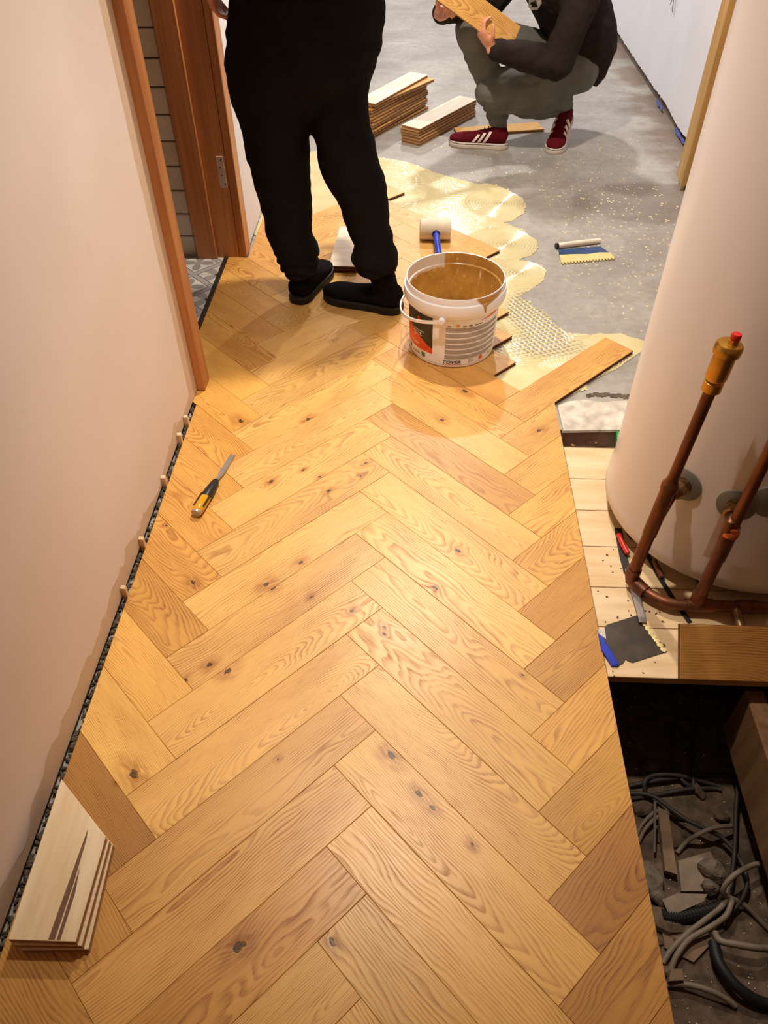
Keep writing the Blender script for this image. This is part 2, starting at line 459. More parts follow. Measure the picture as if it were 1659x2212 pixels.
# ================================================================== THE SETTING
ZS = -0.018                                     # top of the screed
YT = -0.012                                     # front lip of the screed at the trench
fl = MB()
fl.box((-0.62, -2.9, -0.6), (0.598, 0.12, ZS))                        # hall slab
fl.box((-3.2, 0.12, -0.6), (0.598, 8.2, ZS))                          # hall end and room
fl.box((0.598, YT, -0.6), (2.3, 8.2, ZS))
fl.box((0.598, -0.96, -0.6), (2.3, -0.55, -0.5)) 
struct('floor', fl, 'concrete')

# trench and pit by the boiler
pit = MB()
pit.box((0.598, -2.9, -0.62), (2.3, YT, -0.36))
pit_o = struct('floor_pit', pit, 'dirt')
pw = MB()
pw.box((1.10, -2.9, -0.36), (1.2, -0.12, -0.03)); pw.box((0.598, -0.55, -0.36), (1.10, -0.42, -0.03))
struct('wall_pit', pw, 'pitwall')
tr = MB(); tr.box((0.60, YT-0.003, -0.085), (2.2, YT+0.002, ZS-0.001)); tr.box((0.60, -0.30, -0.36), (2.2, YT+0.001, -0.085)); struct('floor_trench', tr, 'trench')

# ceiling and walls
c = MB(); c.box((-3.2, -2.9, 2.55), (2.4, 8.2, 2.65)); struct('ceiling', c, 'ceiling')
XW = -0.580
wl = MB()
wl.box((-0.72, -2.9, 0.004), (XW, 0.135, 2.55)); wl.box((-0.72, 0.135, 2.08), (XW, 1.15, 2.55))
struct('wall_left', wl, 'wall')
wl2 = MB(); wl2.box((-0.72, 1.13, 0.002), (XW, 1.60, 2.55)); wl2.box((-3.2, 1.48, 0.002), (-0.72, 1.60, 2.55))
struct('wall_left_end', wl2, 'wall_white')
wb = MB(); wb.box((-3.2, 8.1, 0), (2.4, 8.3, 2.55)); struct('wall_back', wb, 'wall_white')
wr0 = MB(); wr0.box((-3.3, 1.6, 0), (-3.2, 8.2, 2.55)); struct('wall_room_left', wr0, 'wall_white')
wf = MB(); wf.box((-0.72, -3.0, -0.02), (2.4, -2.9, 2.55)); struct('wall_front', wf, 'wall')
# the wall of the room on the right: plaster stops short of the screed with a torn edge
XR = 1.592
wr = MB(); wr.box((XR+0.02, 2.0, ZS), (XR+0.2, 8.2, 2.55), 1)
ys = np.arange(1.99, 8.2, 0.012); rr = random.Random(3)
bot = [0.035+0.02*noise.noise((y*2.1, 0, 5))+0.012*noise.noise((y*40, 0, 1)) for y in ys]
n = len(ys); vs = []
for y, b in zip(ys, bot): vs += [(XR, y, b), (XR, y, 2.55), (XR+0.02, y, b), (XR+0.02, y, 2.55)]
fs = []
for i in range(n-1):
    a = i*4; b2 = a+4
    fs += [(a, b2, b2+1, a+1), (a+2, a+3, b2+3, b2+2), (a, a+2, b2+2, b2)]
wr.add(vs, fs, 0); struct('wall_right', wr, ['wall_white', 'cavity'])
wp = MB(); wp.box((1.476, 1.885, ZS), (2.4, 2.0, 2.55)); struct('wall_closet_back', wp, 'wall_white')
wc = MB(); wc.box((1.75, -2.9, -0.05), (1.9, 1.885, 2.55)); struct('wall_closet_right', wc, 'wall')
bt = MB(); bt.box((1.436, 1.886, ZS+0.03), (1.475, 1.99, 2.5), 0, 0.002)
for k in range(9):                                                     # splintered foot
    x = 1.437+0.004*k; bt.add([(x, 1.886, 0.015), (x+0.004, 1.886, 0.015), (x+0.002+rr.uniform(-.006, .006), 1.88, -0.012-rr.random()*0.006), (x, 1.93, 0.015)], [(0, 1, 2), (1, 3, 2), (0, 2, 3), (0, 3, 1)])
struct('trim_batten', bt, 'batten')
# room behind the left door
tb = MB(); tb.box((-2.4, 0.0, -0.6), (-0.66, 1.2, -0.012)); tb.box((-2.5, 0.0, -0.02), (-2.4, 1.5, 2.55)); tb.box((-2.5, -0.1, -0.02), (-0.72, 0.0, 2.55)); 
struct('wall_bathroom', tb, 'wall')

# tiles with a grey lattice-and-flower pattern
def tile_mat():
    t = NT('encaustic_tile'); P = t.coord(); x, y, z = xyz(t, P)
    u = t.math('MULTIPLY', x, 5.0); v = t.math('MULTIPLY', y, 5.0)          # -0.5..0.5 on a 20 cm tile
    au = t.math('ABSOLUTE', u); av = t.math('ABSOLUTE', v)
    s = t.math('ADD', au, av); d = t.math('ABSOLUTE', t.math('SUBTRACT', au, av))
    band = t.math('LESS_THAN', t.math('ABSOLUTE', t.math('SUBTRACT', s, 0.5)), 0.085)
    line = t.math('LESS_THAN', t.math('ABSOLUTE', t.math('SUBTRACT', t.math('ABSOLUTE', t.math('SUBTRACT', s, 0.5)), 0.085)), 0.012)
    r = t.math('SQRT', t.math('ADD', t.math('MULTIPLY', u, u), t.math('MULTIPLY', v, v)))
    ang = t.math('ARCTAN2', v, u)
    pet = t.math('MULTIPLY', t.math('ABSOLUTE', t.math('COSINE', t.math('MULTIPLY', ang, 2.0))), 0.33)
    flower = t.math('LESS_THAN', r, pet)
    cu = t.math('SUBTRACT', 0.5, au); cv = t.math('SUBTRACT', 0.5, av)
    r2 = t.math('SQRT', t.math('ADD', t.math('MULTIPLY', cu, cu), t.math('MULTIPLY', cv, cv)))
    ang2 = t.math('ARCTAN2', cv, cu)
    pet2 = t.math('MULTIPLY', t.math('ABSOLUTE', t.math('SINE', t.math('MULTIPLY', ang2, 2.0))), 0.36)
    flower2 = t.math('LESS_THAN', r2, pet2)
    dot = t.math('LESS_THAN', r2, 0.05)
    n = t.noise(P, 40, 3)
    base = t.mix(n, lin((206, 200, 194)), lin((188, 182, 176)))
    c = t.mix(flower, base, lin((140, 134, 130))); c = t.mix(flower2, c, lin((148, 142, 136)))
    c = t.mix(band, c, lin((160, 156, 154))); c = t.mix(line, c, lin((84, 80, 82))); c = t.mix(dot, c, lin((60, 58, 62)))
    return t.out(c, 0.45)
M['tile'] = tile_mat()
M['grout'] = plain('grout', (120, 114, 108), 0.9)
ft = MB(); ft.box((-2.4, 0.0, -0.012), (-0.672, 1.2, -0.007)); floor_tiles = struct('floor_tiles', ft, 'grout')
tm = MB().box((-0.0992, -0.0992, -0.004), (0.0992, 0.0992, 0.0), 0, 0.001).mesh('tile', 'tile')
for i in range(6):
    for j in range(6):
        x = -0.672-0.1-0.2*i; y = 1.14-0.1-0.2*j
        o = link('tile', tm, floor_tiles); o.location = (x, y, -0.003)
# white boarded wall of that room
cl = MB(); cl.box((-2.4, 1.135, -0.01), (-0.72, 1.2, 2.55)); wall_clad = struct('wall_cladding', cl, 'cavity')
cm = MB().box((-0.80, -0.009, -0.0450), (0.80, 0.009, 0.0450), 0, 0.003).mesh('plank', 'clad')
for k in range(26):
    o = link('plank', cm, wall_clad); o.location = (-0.795-0.80, 1.126, 0.030+0.0953*k)
# door lining (door 1 stands open out of sight): near and far side, head
d1 = link('door_1', None); tag(d1, kind='structure')
YN, YF = 0.131, 1.09
part('architrave', MB().box((-0.586, YN, 0.002), (-0.552, YN+0.07, 2.12), 0, 0.002), 'frame', d1)
part('lining', MB().box((-0.785, YN+0.02, -0.006), (-0.587, YN+0.055, 2.08), 0, 0.002), 'frame', d1)
part('architrave', MB().box((-0.604, YF, 0.001), (-0.572, YF+0.085, 2.12), 0, 0.002), 'frame', d1)
far = part('lining', MB().box((-0.785, YF, -0.006), (-0.605, YF+0.035, 2.08), 0, 0.002), 'frame', d1)
part('stop', MB().box((-0.782, YF-0.014, -0.006), (-0.698, YF+0.001, 2.08), 0, 0.002), 'frame', d1)
part('architrave', MB().box((-0.60, YN+0.07, 2.05), (-0.57, YF, 2.12), 0, 0.002), 'frame', d1)
part('lining', MB().box((-0.785, YN+0.055, 2.04), (-0.60, YF, 2.08), 0, 0.002), 'frame', d1)
hp = MB().box((-0.640, YF-0.003, 0.293), (-0.612, YF+0.001, 0.415), 0, 0.001)
hp = part('hinge_plate', hp, 'zinc', far, label='pale metal hinge plate')
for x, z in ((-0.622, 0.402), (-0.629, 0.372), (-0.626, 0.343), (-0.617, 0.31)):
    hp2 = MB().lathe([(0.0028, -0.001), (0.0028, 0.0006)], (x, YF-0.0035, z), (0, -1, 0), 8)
    o = link('hole_disc', hp2.mesh('hole_disc', 'threshold'), far)  # dark-coloured discs imitate the shade of open holes in the plate
ts = MB().box((-0.672, YN+0.03, -0.012), (-0.655, YF+0.01, 0.001), 0, 0.001); struct('trim_threshold', ts, 'threshold')
# torn rubble edge under the plaster of the hall wall
rb = MB(); rr = random.Random(11)
for k in range(420):
    y = rr.uniform(-1.95, 0.13); s = rr.uniform(0.002, 0.007)
    x = XW-0.002+rr.uniform(-0.001, 0.012)
    rb.ellipsoid((x, y, rr.uniform(-0.017, -0.010)), (s, s*1.5, s*.8), Euler((rr.random()*3, rr.random()*3, rr.random()*3)), 6, 4)
tag(solo('rubble', rb, 'grit', 'loose grit in the joint between plastered wall and parquet', 'rubble'), kind='stuff')

# ================================================================== PARQUET
fp = link('floor_parquet', None); tag(fp, kind='structure')
XL, XC = -0.567, 0.617
YA, YB = YN-0.005, YF+0.0
def world_poly(kind, i):
    w = W0/S2; L = LB/S2; y = -S2*W0*i
    g = 0.00025
    if kind == 'A': a = Vector((0, y)); e = Vector((w, -w)); d = Vector((-L, -L))
    if kind == 'B': a = Vector((0, y)); e = Vector((w, w)); d = Vector((L, -L))
    if kind == 'C': a = Vector((L, y-L)); e = Vector((w, -w)); d = Vector((L, L))
    if kind == 'D': a = Vector((-L, y-L)); e = Vector((w, w)); d = Vector((-L, L))
    if kind == 'E': a = Vector((L*2, y)); e = Vector((w, w)); d = Vector((L, -L))
    p = [a, a+e, a+e+d, a+d]
    if area([q[:] for q in p]) < 0: p.reverse()
    return inset([q[:] for q in p], g), (a+e*0.5+d*0.5), math.atan2(d.y, d.x)
KN = [(417,1258,.010),(290,1672,.014),(492,1450,.011),(452,1436,.009),(690,1030,.006),(655,1015,.006),(585,1040,.009),(790,1000,.007),
      (780,1028,.006),(710,1060,.008),(955,907,.009),(990,1190,.010),(940,1270,.009),(672,1290,.006),(717,2035,.009),(845,1630,.013),
      (905,1715,.009),(935,1745,.008),(1020,1825,.006),(720,735,.006),(1165,930,.010),(665,905,.010),(515,2045,.014),(520,910,.012),
      (1130,1458,.004),(830,1370,.005),(360,1135,.005),(575,1262,.010),(590,1270,.008),(1005,845,.012),(650,1215,.008),(250,1690,.004),
      (830,1355,.006),(600,1640,.004),(760,1320,.007),(400,1470,.008)]
KW = [(onz(a, b), s) for a, b, s in KN]
def inpoly(p, poly):
    s = 1 if area(poly) > 0 else -1
    return all(s*((poly[(i+1) % len(poly)][0]-poly[i][0])*(p[1]-poly[i][1])-(poly[(i+1) % len(poly)][1]-poly[i][1])*(p[0]-poly[i][0])) > 0 for i in range(len(poly)))
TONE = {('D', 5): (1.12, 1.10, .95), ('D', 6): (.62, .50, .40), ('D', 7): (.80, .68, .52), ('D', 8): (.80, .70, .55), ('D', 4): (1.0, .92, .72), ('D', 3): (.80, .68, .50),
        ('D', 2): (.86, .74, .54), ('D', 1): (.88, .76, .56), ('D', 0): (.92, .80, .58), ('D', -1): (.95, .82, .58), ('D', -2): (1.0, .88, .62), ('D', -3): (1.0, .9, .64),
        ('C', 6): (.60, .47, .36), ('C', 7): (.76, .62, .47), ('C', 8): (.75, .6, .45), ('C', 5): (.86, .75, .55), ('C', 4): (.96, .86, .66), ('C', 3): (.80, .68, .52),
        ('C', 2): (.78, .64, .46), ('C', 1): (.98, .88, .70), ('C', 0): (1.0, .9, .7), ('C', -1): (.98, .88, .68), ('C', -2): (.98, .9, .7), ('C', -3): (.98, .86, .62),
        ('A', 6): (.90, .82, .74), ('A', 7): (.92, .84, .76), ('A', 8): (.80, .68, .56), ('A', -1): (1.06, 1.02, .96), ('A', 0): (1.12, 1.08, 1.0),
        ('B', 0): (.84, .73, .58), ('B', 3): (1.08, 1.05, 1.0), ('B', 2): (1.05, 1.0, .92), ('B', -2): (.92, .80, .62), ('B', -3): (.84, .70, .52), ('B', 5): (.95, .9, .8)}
full = {}
rt = random.Random(5)
def lay(kind, i):
    poly, c, ang = world_poly(kind, i)
    n0 = len(poly); P0 = poly
    if kind == 'C' and i == -3: poly = notch(poly, XC, 0.193, 1, -1)
    elif kind in 'BCE': poly = clip(poly, -1, 0, XC)
    if kind in 'AD':
        poly = clip(poly, 1, 0, 0.653)
        if not poly: return
        poly = notch(poly, XL, YA, -1, -1)
        poly = notch(poly, XL, YB, -1, 1)
    if len(poly) < 3: return
    poly = clip(poly, 0, 1, 2.55)
    if kind == 'D': poly = clip(poly, 0, -1, 1.57) if min(p[0] for p in poly) < -0.58 else poly
    if len(poly) < 3 or abs(area(poly)) < 0.0004: return
    ca, sa = math.cos(-ang), math.sin(-ang)
    loc = [((x-c.x)*ca-(y-c.y)*sa, (x-c.x)*sa+(y-c.y)*ca) for x, y in poly]
    if area(loc) < 0: loc.reverse()
    cut = abs(abs(area(poly))-abs(area(P0))) > 1e-5
    if not cut and 'm' in full: me = full['m']
    else:
        me = plank_mesh(loc, 'plank')
        if not cut: full['m'] = me
    o = link('plank', me, fp)
    rot = ang; o.location = (c.x, c.y, rt.uniform(-0.0003, 0.0003)); o.rotation_euler = (0, 0, rot)
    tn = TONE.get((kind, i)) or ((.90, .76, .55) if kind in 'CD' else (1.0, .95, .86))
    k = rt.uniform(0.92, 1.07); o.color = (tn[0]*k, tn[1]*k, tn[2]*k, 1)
    q = 1
    for pw_, s in KW:
        if q < 5 and inpoly((pw_.x, pw_.y), poly):
            lx, ly = pw_.x-c.x, pw_.y-c.y
            o['k%d' % q] = (lx*ca-ly*sa, lx*sa+ly*ca, s); q += 1
    return o
for i in range(-11, 13): lay('A', i)
for i in range(-9, 12): lay('B', i)
for i in range(-3, 11): lay('C', i)
for i in range(-11, 12): lay('D', i)

# ================================================================== ADHESIVE
def adhesive_mat():
    t = NT('parquet_adhesive'); G = t.geo()
    a = t.n('ShaderNodeAttribute', attribute_name='cov').outputs['Fac']
    n = t.noise(G, 60, 3); n2 = t.noise(G, 9, 3)
    c = t.mix(t.mapr(n2, 0.3, 0.7), lin((214, 198, 146)), lin((228, 216, 172)))
    c = t.mix(t.mapr(t.math('ADD', a, t.math('MULTIPLY_ADD', n, 0.3, -0.15)), 0.25, 0.75), lin((160, 150, 126)), c)
    t.out(c, t.mapr(n, 0.3, 0.7, 0.10, 0.22), 0, 0.6); t.bump(n, 0.12, 0.002)
    return t.m
M['adhesive'] = adhesive_mat()
OUT = [(470,345),(600,332),(700,325),(760,330),(820,340),(880,350),(940,373),(985,385),(1035,398),(1052,396),(1085,405),(1118,420),(1138,440),(1136,460),(1108,478),(1090,482),(1130,497),(1158,518),(1166,535),(1150,552),
       (1122,562),(1160,568),(1181,583),(1178,605),(1150,625),(1122,642),(1150,655),(1190,685),(1205,706),(1235,720),(1272,721),(1310,722),(1340,720),(1398,738),(1388,760),(1330,800),(1270,826),(1268,846),(1240,850),(1212,858),
       (1205,872),(1170,880),(1060,850),(1040,560),(860,450),(720,470),(600,530),(520,500),(470,420)]
outp = [onz(a, b, ZS)[:2] for a, b in OUT]
def pip(X, Y, poly):
    ins = np.zeros(X.shape, bool); n = len(poly)
    for i in range(n):
        x0, y0 = poly[i]; x1, y1 = poly[(i+1) % n]
        c = ((y0 > Y) != (y1 > Y)); xi = (x1-x0)*(Y-y0)/((y1-y0) if y1 != y0 else 1e-9)+x0
        ins ^= c & (X < xi)
    return ins
def segdist(X, Y, poly, last):
    D = np.full(X.shape, 9.0)
    for i in range(last):
        x0, y0 = poly[i]; x1, y1 = poly[i+1]; dx, dy = x1-x0, y1-y0; L2 = dx*dx+dy*dy+1e-12
        k = np.clip(((X-x0)*dx+(Y-y0)*dy)/L2, 0, 1); D = np.minimum(D, np.hypot(X-x0-k*dx, Y-y0-k*dy))
    return D
gs = 0.0033
gx = np.arange(-0.85, 1.02, gs); gy = np.arange(0.10, 2.45, gs)
X, Y = np.meshgrid(gx, gy)
jit = 0.006*np.sin(X*61+Y*23)*np.sin(Y*47-X*19)+0.003*np.sin(X*170)*np.sin(Y*190)
ins = pip(X+jit, Y+jit, outp)
ED = segdist(X, Y, outp, 41)
cents = [onz(a, b, ZS) for a, b in ((1085,440),(1095,528),(1120,592),(1145,735),(1270,780))]
far_c = onz(900, 200, ZS)
best = np.full(X.shape, 9.0)
for k, cc in enumerate(cents): best = np.minimum(best, np.hypot((X-cc.x)*0.9, Y-cc.y))
arcs = np.where(best < 0.17, best, 0.17+(np.hypot(X-0.1, (Y-3.2)*1.5)))
wob = 0.004*np.sin(X*31+2*np.sin(Y*9))
rid = 0.5+0.5*np.cos(2*PI*(arcs+wob)/0.0125)
# thin crosshatched combing between the scallops and the loose block
sp = onz(1170, 672, ZS)
xr = 0.5+0.5*np.cos(2*PI*((X*0.86+Y*0.5))/0.019); yr = 0.5+0.5*np.cos(2*PI*((X*-0.4+Y*0.9))/0.021)
thin = np.clip(1.25-np.hypot((X-0.63)/0.13, (Y-0.70)/0.17), 0, 1)+np.clip(1.2-np.hypot((X-0.62)/0.16, (Y-0.47)/0.10), 0, 1)*0.55
thin = np.clip(thin*2.0, 0, 1)
cross = np.clip(np.maximum(xr, yr)*3.2-2.35, 0, 1)
pocket = np.clip(1.0-best/0.05, 0, 1)
edge = np.clip(ED/0.012, 0, 1)
big = 0.5+0.5*np.sin(X*14+1.3)*np.sin(Y*11+X*6)
cov_full = np.clip(0.38+0.7*rid*(0.4+0.6*big)+0.42*(1-big), 0, 1)*(1-0.75*pocket*(1-rid))
cov = (1-thin)*cov_full+thin*cross
H = (0.0012+0.0042*rid)*(1-thin)+thin*(0.0003+0.0020*cross)
H = H*np.sqrt(edge)+0.0002
cov = np.maximum(cov, np.clip(1-ED/0.02, 0, 1)*(1-thin)*0.95)
idx = -np.ones(X.shape, int); idx[ins] = np.arange(ins.sum())
q = ins[:-1, :-1] & ins[1:, :-1] & ins[:-1, 1:] & ins[1:, 1:]
fa = np.stack([idx[:-1, :-1][q], idx[:-1, 1:][q], idx[1:, 1:][q], idx[1:, :-1][q]], 1)
va = np.stack([X[ins], Y[ins], ZS+H[ins]], 1)
me = bpy.data.meshes.new('adhesive'); me.from_pydata(va.tolist(), [], fa.tolist())
at = me.attributes.new('cov', 'FLOAT', 'POINT'); at.data.foreach_set('value', cov[ins].astype(np.float32))
me.materials.append(M['adhesive']); me.polygons.foreach_set('use_smooth', [True]*len(me.polygons))
o = link('parquet_adhesive', me); tag(o, 'pale yellow adhesive combed in arcs over the grey screed', 'adhesive', kind='stuff')

# wood dust and chips
M['chip'] = plain('wood_chip', (232, 212, 170), 0.8)
mb = MB(); rr = random.Random(21)
for k in range(900):
    if k < 700:
        x = rr.gauss(1.05, 0.25); y = rr.gauss(1.25, 0.5)
    else: x, y = rr.uniform(0.2, 1.4), rr.uniform(1.7, 2.6)
    if x < 0.75 and y < 1.9 or x > 1.42 or y < 0.3 or (x < 0.99 and y < 0.6): continue
    s = rr.uniform(0.0012, 0.0038); a = rr.random()*PI; l = s*rr.uniform(1, 2.2)
    ca, sa = math.cos(a), math.sin(a); z = ZS+0.0002
    mb.add([(x+ca*l-sa*s, y+sa*l+ca*s, z), (x-ca*l-sa*s, y-sa*l+ca*s, z), (x-ca*l+sa*s, y-sa*l-ca*s, z), (x+ca*l+sa*s, y+sa*l-ca*s, z+0.001), (x, y, z+0.0022)],
           [(0, 1, 4), (1, 2, 4), (2, 3, 4), (3, 0, 4)])
o = solo('wood_chips', mb, 'chip', 'pale wood chips and dust strewn over the grey screed', 'wood chips'); tag(o, kind='stuff')

M['film'] = plain('blue_film', (70, 96, 190), 0.3); M['wire_grey'] = plain('wire_grey', (120, 112, 108), 0.5)
# ================================================================== BOILER CORNER
# pale boards covering the pit, back side up
hc = thing('hatch_cover', 'pale wooden boards covering the pit under the white boiler', 'boards', (1.1, -0.53, -0.024))
js = [-0.945, -0.801, -0.675, -0.533, -0.394, -0.262, -0.118]
for a, b in zip(js[:-1], js[1:]):
    c = Vector((1.16, (a+b)/2, -0.002)); l = 1.083; w = b-a-0.0016
    me = plank_mesh(REC(l, w), 'plank', groove=False, bev=0.0012, top='hatch', back='hatch', edge='edge_light', th=0.022)
    o = link('plank', me, hc); o.location = c-ORG[hc.name]
# white cement apron and broken screed edge
mb = MB(); 
pts = [onz(a, b, -0.012)[:2] for a, b in ((1203,875),(1230,866),(1262,862),(1300,868),(1348,864),(1385,866),(1400,900),(1385,929),(1330,929),(1216,931))]
mb.rings([[(x, y, -0.02) for x, y in pts], [(x, y, -0.012) for x, y in inset(pts[::-1], 0.002)[::-1]]])
ob = solo('cement_patch', mb, 'cement', 'rough whitish cement patch beside the open gap in the floor', 'cement')
mb = MB(); rr = random.Random(4); up1 = []; lo1 = []
for k in range(61):
    t_ = k/60; px = 1266+t_*130; yb = 855-1.5*math.sin(t_*7)+1.2*math.sin(t_*31)
    up1.append(onz(px, yb-3.2-2.2*rr.random(), ZS)); lo1.append(onz(px, yb+2.5+2.6*rr.random(), ZS))
for k in range(60):
    a, b, c_, d = up1[k], up1[k+1], lo1[k+1], lo1[k]; z0, z1 = ZS-.002, ZS+.0012+.001*rr.random()
    mb.add([(p.x, p.y, z) for z in (z0, z1) for p in (a, b, c_, d)], [(0, 1, 2, 3), (7, 6, 5, 4), (0, 4, 5, 1), (1, 5, 6, 2), (2, 6, 7, 3), (3, 7, 4, 0)])
tag(solo('screed_edge_grit', mb, 'grit', 'crumbling broken edge of the screed behind the whitish cement patch', 'grit'), kind='stuff')

# debris in the gap
M['green'] = plain('green_plastic', (30, 140, 60), 0.35)
g = onz(1326, 944, -0.05)
mb = MB().lathe([(0.004, -0.012), (0.030, -0.012), (0.034, -0.008), (0.034, 0.004), (0.028, 0.008), (0.010, 0.008), (0.010, 0.03), (0.004, 0.03)], (g.x+0.012, g.y-0.03, g.z+0.006), (0.92, -0.2, 0.15), 28)
solo('pipe_cap', mb, 'green', 'green plastic pipe cap in the gap beside the boiler', 'cap', smooth=True)
M['splinter'] = birch('splinter_wood', (214, 178, 120))
def sliver(px, py, z, l, w, a, tilt=0.0):
    p = onz(px, py, z); d = Vector((math.cos(a), math.sin(a), tilt)).normalized(); s_ = Vector((-d.y, d.x, 0)).normalized()
    u = d.cross(s_); mb = MB(); mb.rings([[p-d*l/2+s_*w*.5-u*.002, p-d*l/2-s_*w*.5-u*.002, p-d*l/2-s_*w*.5+u*.002, p-d*l/2+s_*w*.5+u*.002],
        [p+s_*w*.6-u*.003, p-s_*w*.5-u*.003, p-s_*w*.4+u*.003, p+s_*w*.6+u*.003],
        [p+d*l/2+s_*w*.1-u*.001, p+d*l/2-s_*w*.1-u*.001, p+d*l/2-s_*w*.1+u*.001, p+d*l/2+s_*w*.1+u*.001]]); return mb
solo('wood_splinter', sliver(1300, 950, -0.065, 0.055, 0.014, 0.35, 0.15), 'splinter', 'pale broken wood splinter beside the green cap', 'splinter')
solo('wood_splinter', sliver(1228, 950, -0.07, 0.055, 0.008, 2.2, 0.35), 'splinter', 'thin splinter hanging in the gap by the parquet edge', 'splinter')
mb = MB(); rr = random.Random(9)
for k in range(14): mb.ellipsoid((rr.uniform(0.66, 0.80), rr.uniform(-0.10, -0.02), -0.083), (rr.uniform(.004, .010),)*3, Euler((rr.random(), rr.random(), 0)), 7, 5)
tag(solo('trench_rubble', mb, 'trench', 'brown crumbs at the bottom of the floor gap', 'rubble'), kind='stuff')

# boiler
M['enamel'] = plain('white_enamel', (226, 214, 208), 0.30, 0, 0.015, 3, 0, 0.5)
M['rosette'] = plain('grey_rosette', (120, 116, 110), 0.5, 0.0, 0.06, 20)
M['brass'] = plain('brass', (200, 150, 62), 0.30, 0.85, 0.12, 40)
M['brass_dull'] = plain('brass_dull', (150, 122, 82), 0.38, 1.0, 0.15, 40)
def copper_mat():
    t = NT('copper'); P = t.coord(); n = t.noise(t.vmath('MULTIPLY', P, (40, 40, 12)), 1.0, 5); n2 = t.noise(P, 18, 3)
    c = t.mix(t.mapr(n, 0.3, 0.7), lin((134, 78, 48)), lin((92, 54, 36)))
    c = t.mix(t.math('MULTIPLY', t.mapr(n2, 0.55, 0.75), 0.6), c, lin((92, 72, 52)))
    return t.out(c, t.mapr(n, 0.3, 0.7, 0.36, 0.55), 0.6)
M['copper'] = copper_mat()
M['copper_bright'] = plain('copper_bright', (206, 112, 66), 0.28, 0.6, 0.1, 30)
M['black_rubber'] = plain('black_rubber', (22, 20, 20), 0.6)
M['red'] = plain('red_plastic', (200, 36, 28), 0.4)
TC = Vector((1.03, -0.392, 0)); TR = 0.329
boiler = thing('water_boiler', 'tall white cylindrical water boiler on pale boards', 'boiler', (TC.x, TC.y, -0.002))
prof = [(0.05, 0.045), (TR-0.014, 0.045), (TR+0.003, 0.048), (TR+0.007, 0.056), (TR+0.006, 0.085), (TR, 0.13), (TR, 1.66), (TR-0.01, 1.70), (TR-0.05, 1.74), (0.05, 1.76)]
part('tank', MB().lathe(prof, TC, (0, 0, 1), 96), 'enamel', boiler, smooth=True)
part('plinth', MB().lathe([(0.27, -0.002), (0.27, 0.046)], TC, (0, 0, 1), 48), 'black_rubber', boiler, smooth=True)
for a in (200, 245, 320, 80):
    p = TC+Vector((math.cos(math.radians(a)), math.sin(math.radians(a)), 0))*0.285
    part('foot', MB().lathe([(0.016, -0.002), (0.02, 0.004), (0.012, 0.012), (0.012, 0.046)], p, (0, 0, 1), 16), 'black_rubber', boiler, smooth=True)
def rosette(px, py, r=0.043):
    # ray against the shell
    d = ray(px, py); o = CAM-TC; a = d.x**2+d.y**2; b = 2*(o.x*d.x+o.y*d.y); c = o.x**2+o.y**2-(TR+0.001)**2
    k = (-b-math.sqrt(b*b-4*a*c))/(2*a); p = CAM+d*k; nrm = Vector((p.x-TC.x, p.y-TC.y, 0)).normalized(); t_ = Vector((-nrm.y, nrm.x, 0))
    mb = MB(); rg = []
    for rr_, off in ((r, 0.0), (r, 0.003), (r-0.002, 0.004), (0.004, 0.0045)):
        ring = []
        for j in range(36):
            u = rr_*math.cos(2*PI*j/36); v = rr_*math.sin(2*PI*j/36); an = u/TR
            ring.append(TC+(nrm*math.cos(an)+t_*math.sin(an))*(TR+off)+Vector((0, 0, p.z+v)))
        rg.append(ring)
    mb.rings(rg); part('rosette', mb, 'rosette', boiler, smooth=True); return p, nrm
pa, na = rosette(1478, 1046); pb, nb = rosette(1590, 1092); pc, nc = rosette(1668, 1085, 0.045)
# copper pipework
P1 = Vector((0.716, -0.668, 0)); P2 = Vector((0.862, -0.728, 0))
pw = thing('copper_pipework', 'brown copper pipes with brass air vent in front of the white boiler', 'pipes', (0.79, -0.70, -0.002))
def pip_(path, r, mat='copper', name='pipe', n=20): return part(name, MB().tube(path, r, n), mat, pw, smooth=True)
top1 = ony(1537, 838, -0.672)
def lerp(a, b, k): return a+(b-a)*k
b1 = Vector((P1.x, P1.y, 0.045)); t1 = Vector((top1.x, -0.672, top1.z))
zt = 0.30
j1 = lerp(b1, t1, (pa.z-0.02-0.045)/(t1.z-0.045)); k1 = lerp(b1, t1, (pa.z-0.10-0.045)/(t1.z-0.045)); l1 = lerp(b1, t1, (pa.z+0.045-0.045)/(t1.z-0.045))
ax1 = (t1-b1).normalized()
pip_([l1, t1], 0.0125)
pip_([k1-ax1*0.015, l1], 0.0170); part('coupling', MB().lathe([(0.0165, -0.012), (0.0195, -0.010), (0.0195, 0.004), (0.0165, 0.008), (0.0135, 0.020), (0.013, 0.024)], l1, ax1, 24), 'copper', pw, smooth=True)
pip_([b1, k1], 0.0150)
e1 = Vector((P1.x, P1.y, 0.03))
def bend(pts, r, m=10, mat='copper', name='pipe'):
    out = []
    for i in range(len(pts)-1):
        p0 = pts[max(i-1, 0)]; p1 = pts[i]; p2 = pts[i+1]; p3 = pts[min(i+2, len(pts)-1)]
        for k in range(m):
            t_ = k/m; out.append(0.5*((2*p1)+(p2-p0)*t_+(2*p0-5*p1+4*p2-p3)*t_*t_+(3*p1-p0-3*p2+p3)*t_**3))
    out.append(pts[-1]); return pip_(out, r, mat, name, 18)
part('elbow', MB().tube([b1+ax1*0.02, b1, e1+Vector((0.003, -0.004, -0.003)), e1+Vector((0.014, -0.018, -0.008)), e1+Vector((0.030, -0.04, -0.009))], [0.0185, 0.0188, 0.0185, 0.0185, 0.018], 20), 'copper', pw, smooth=True)
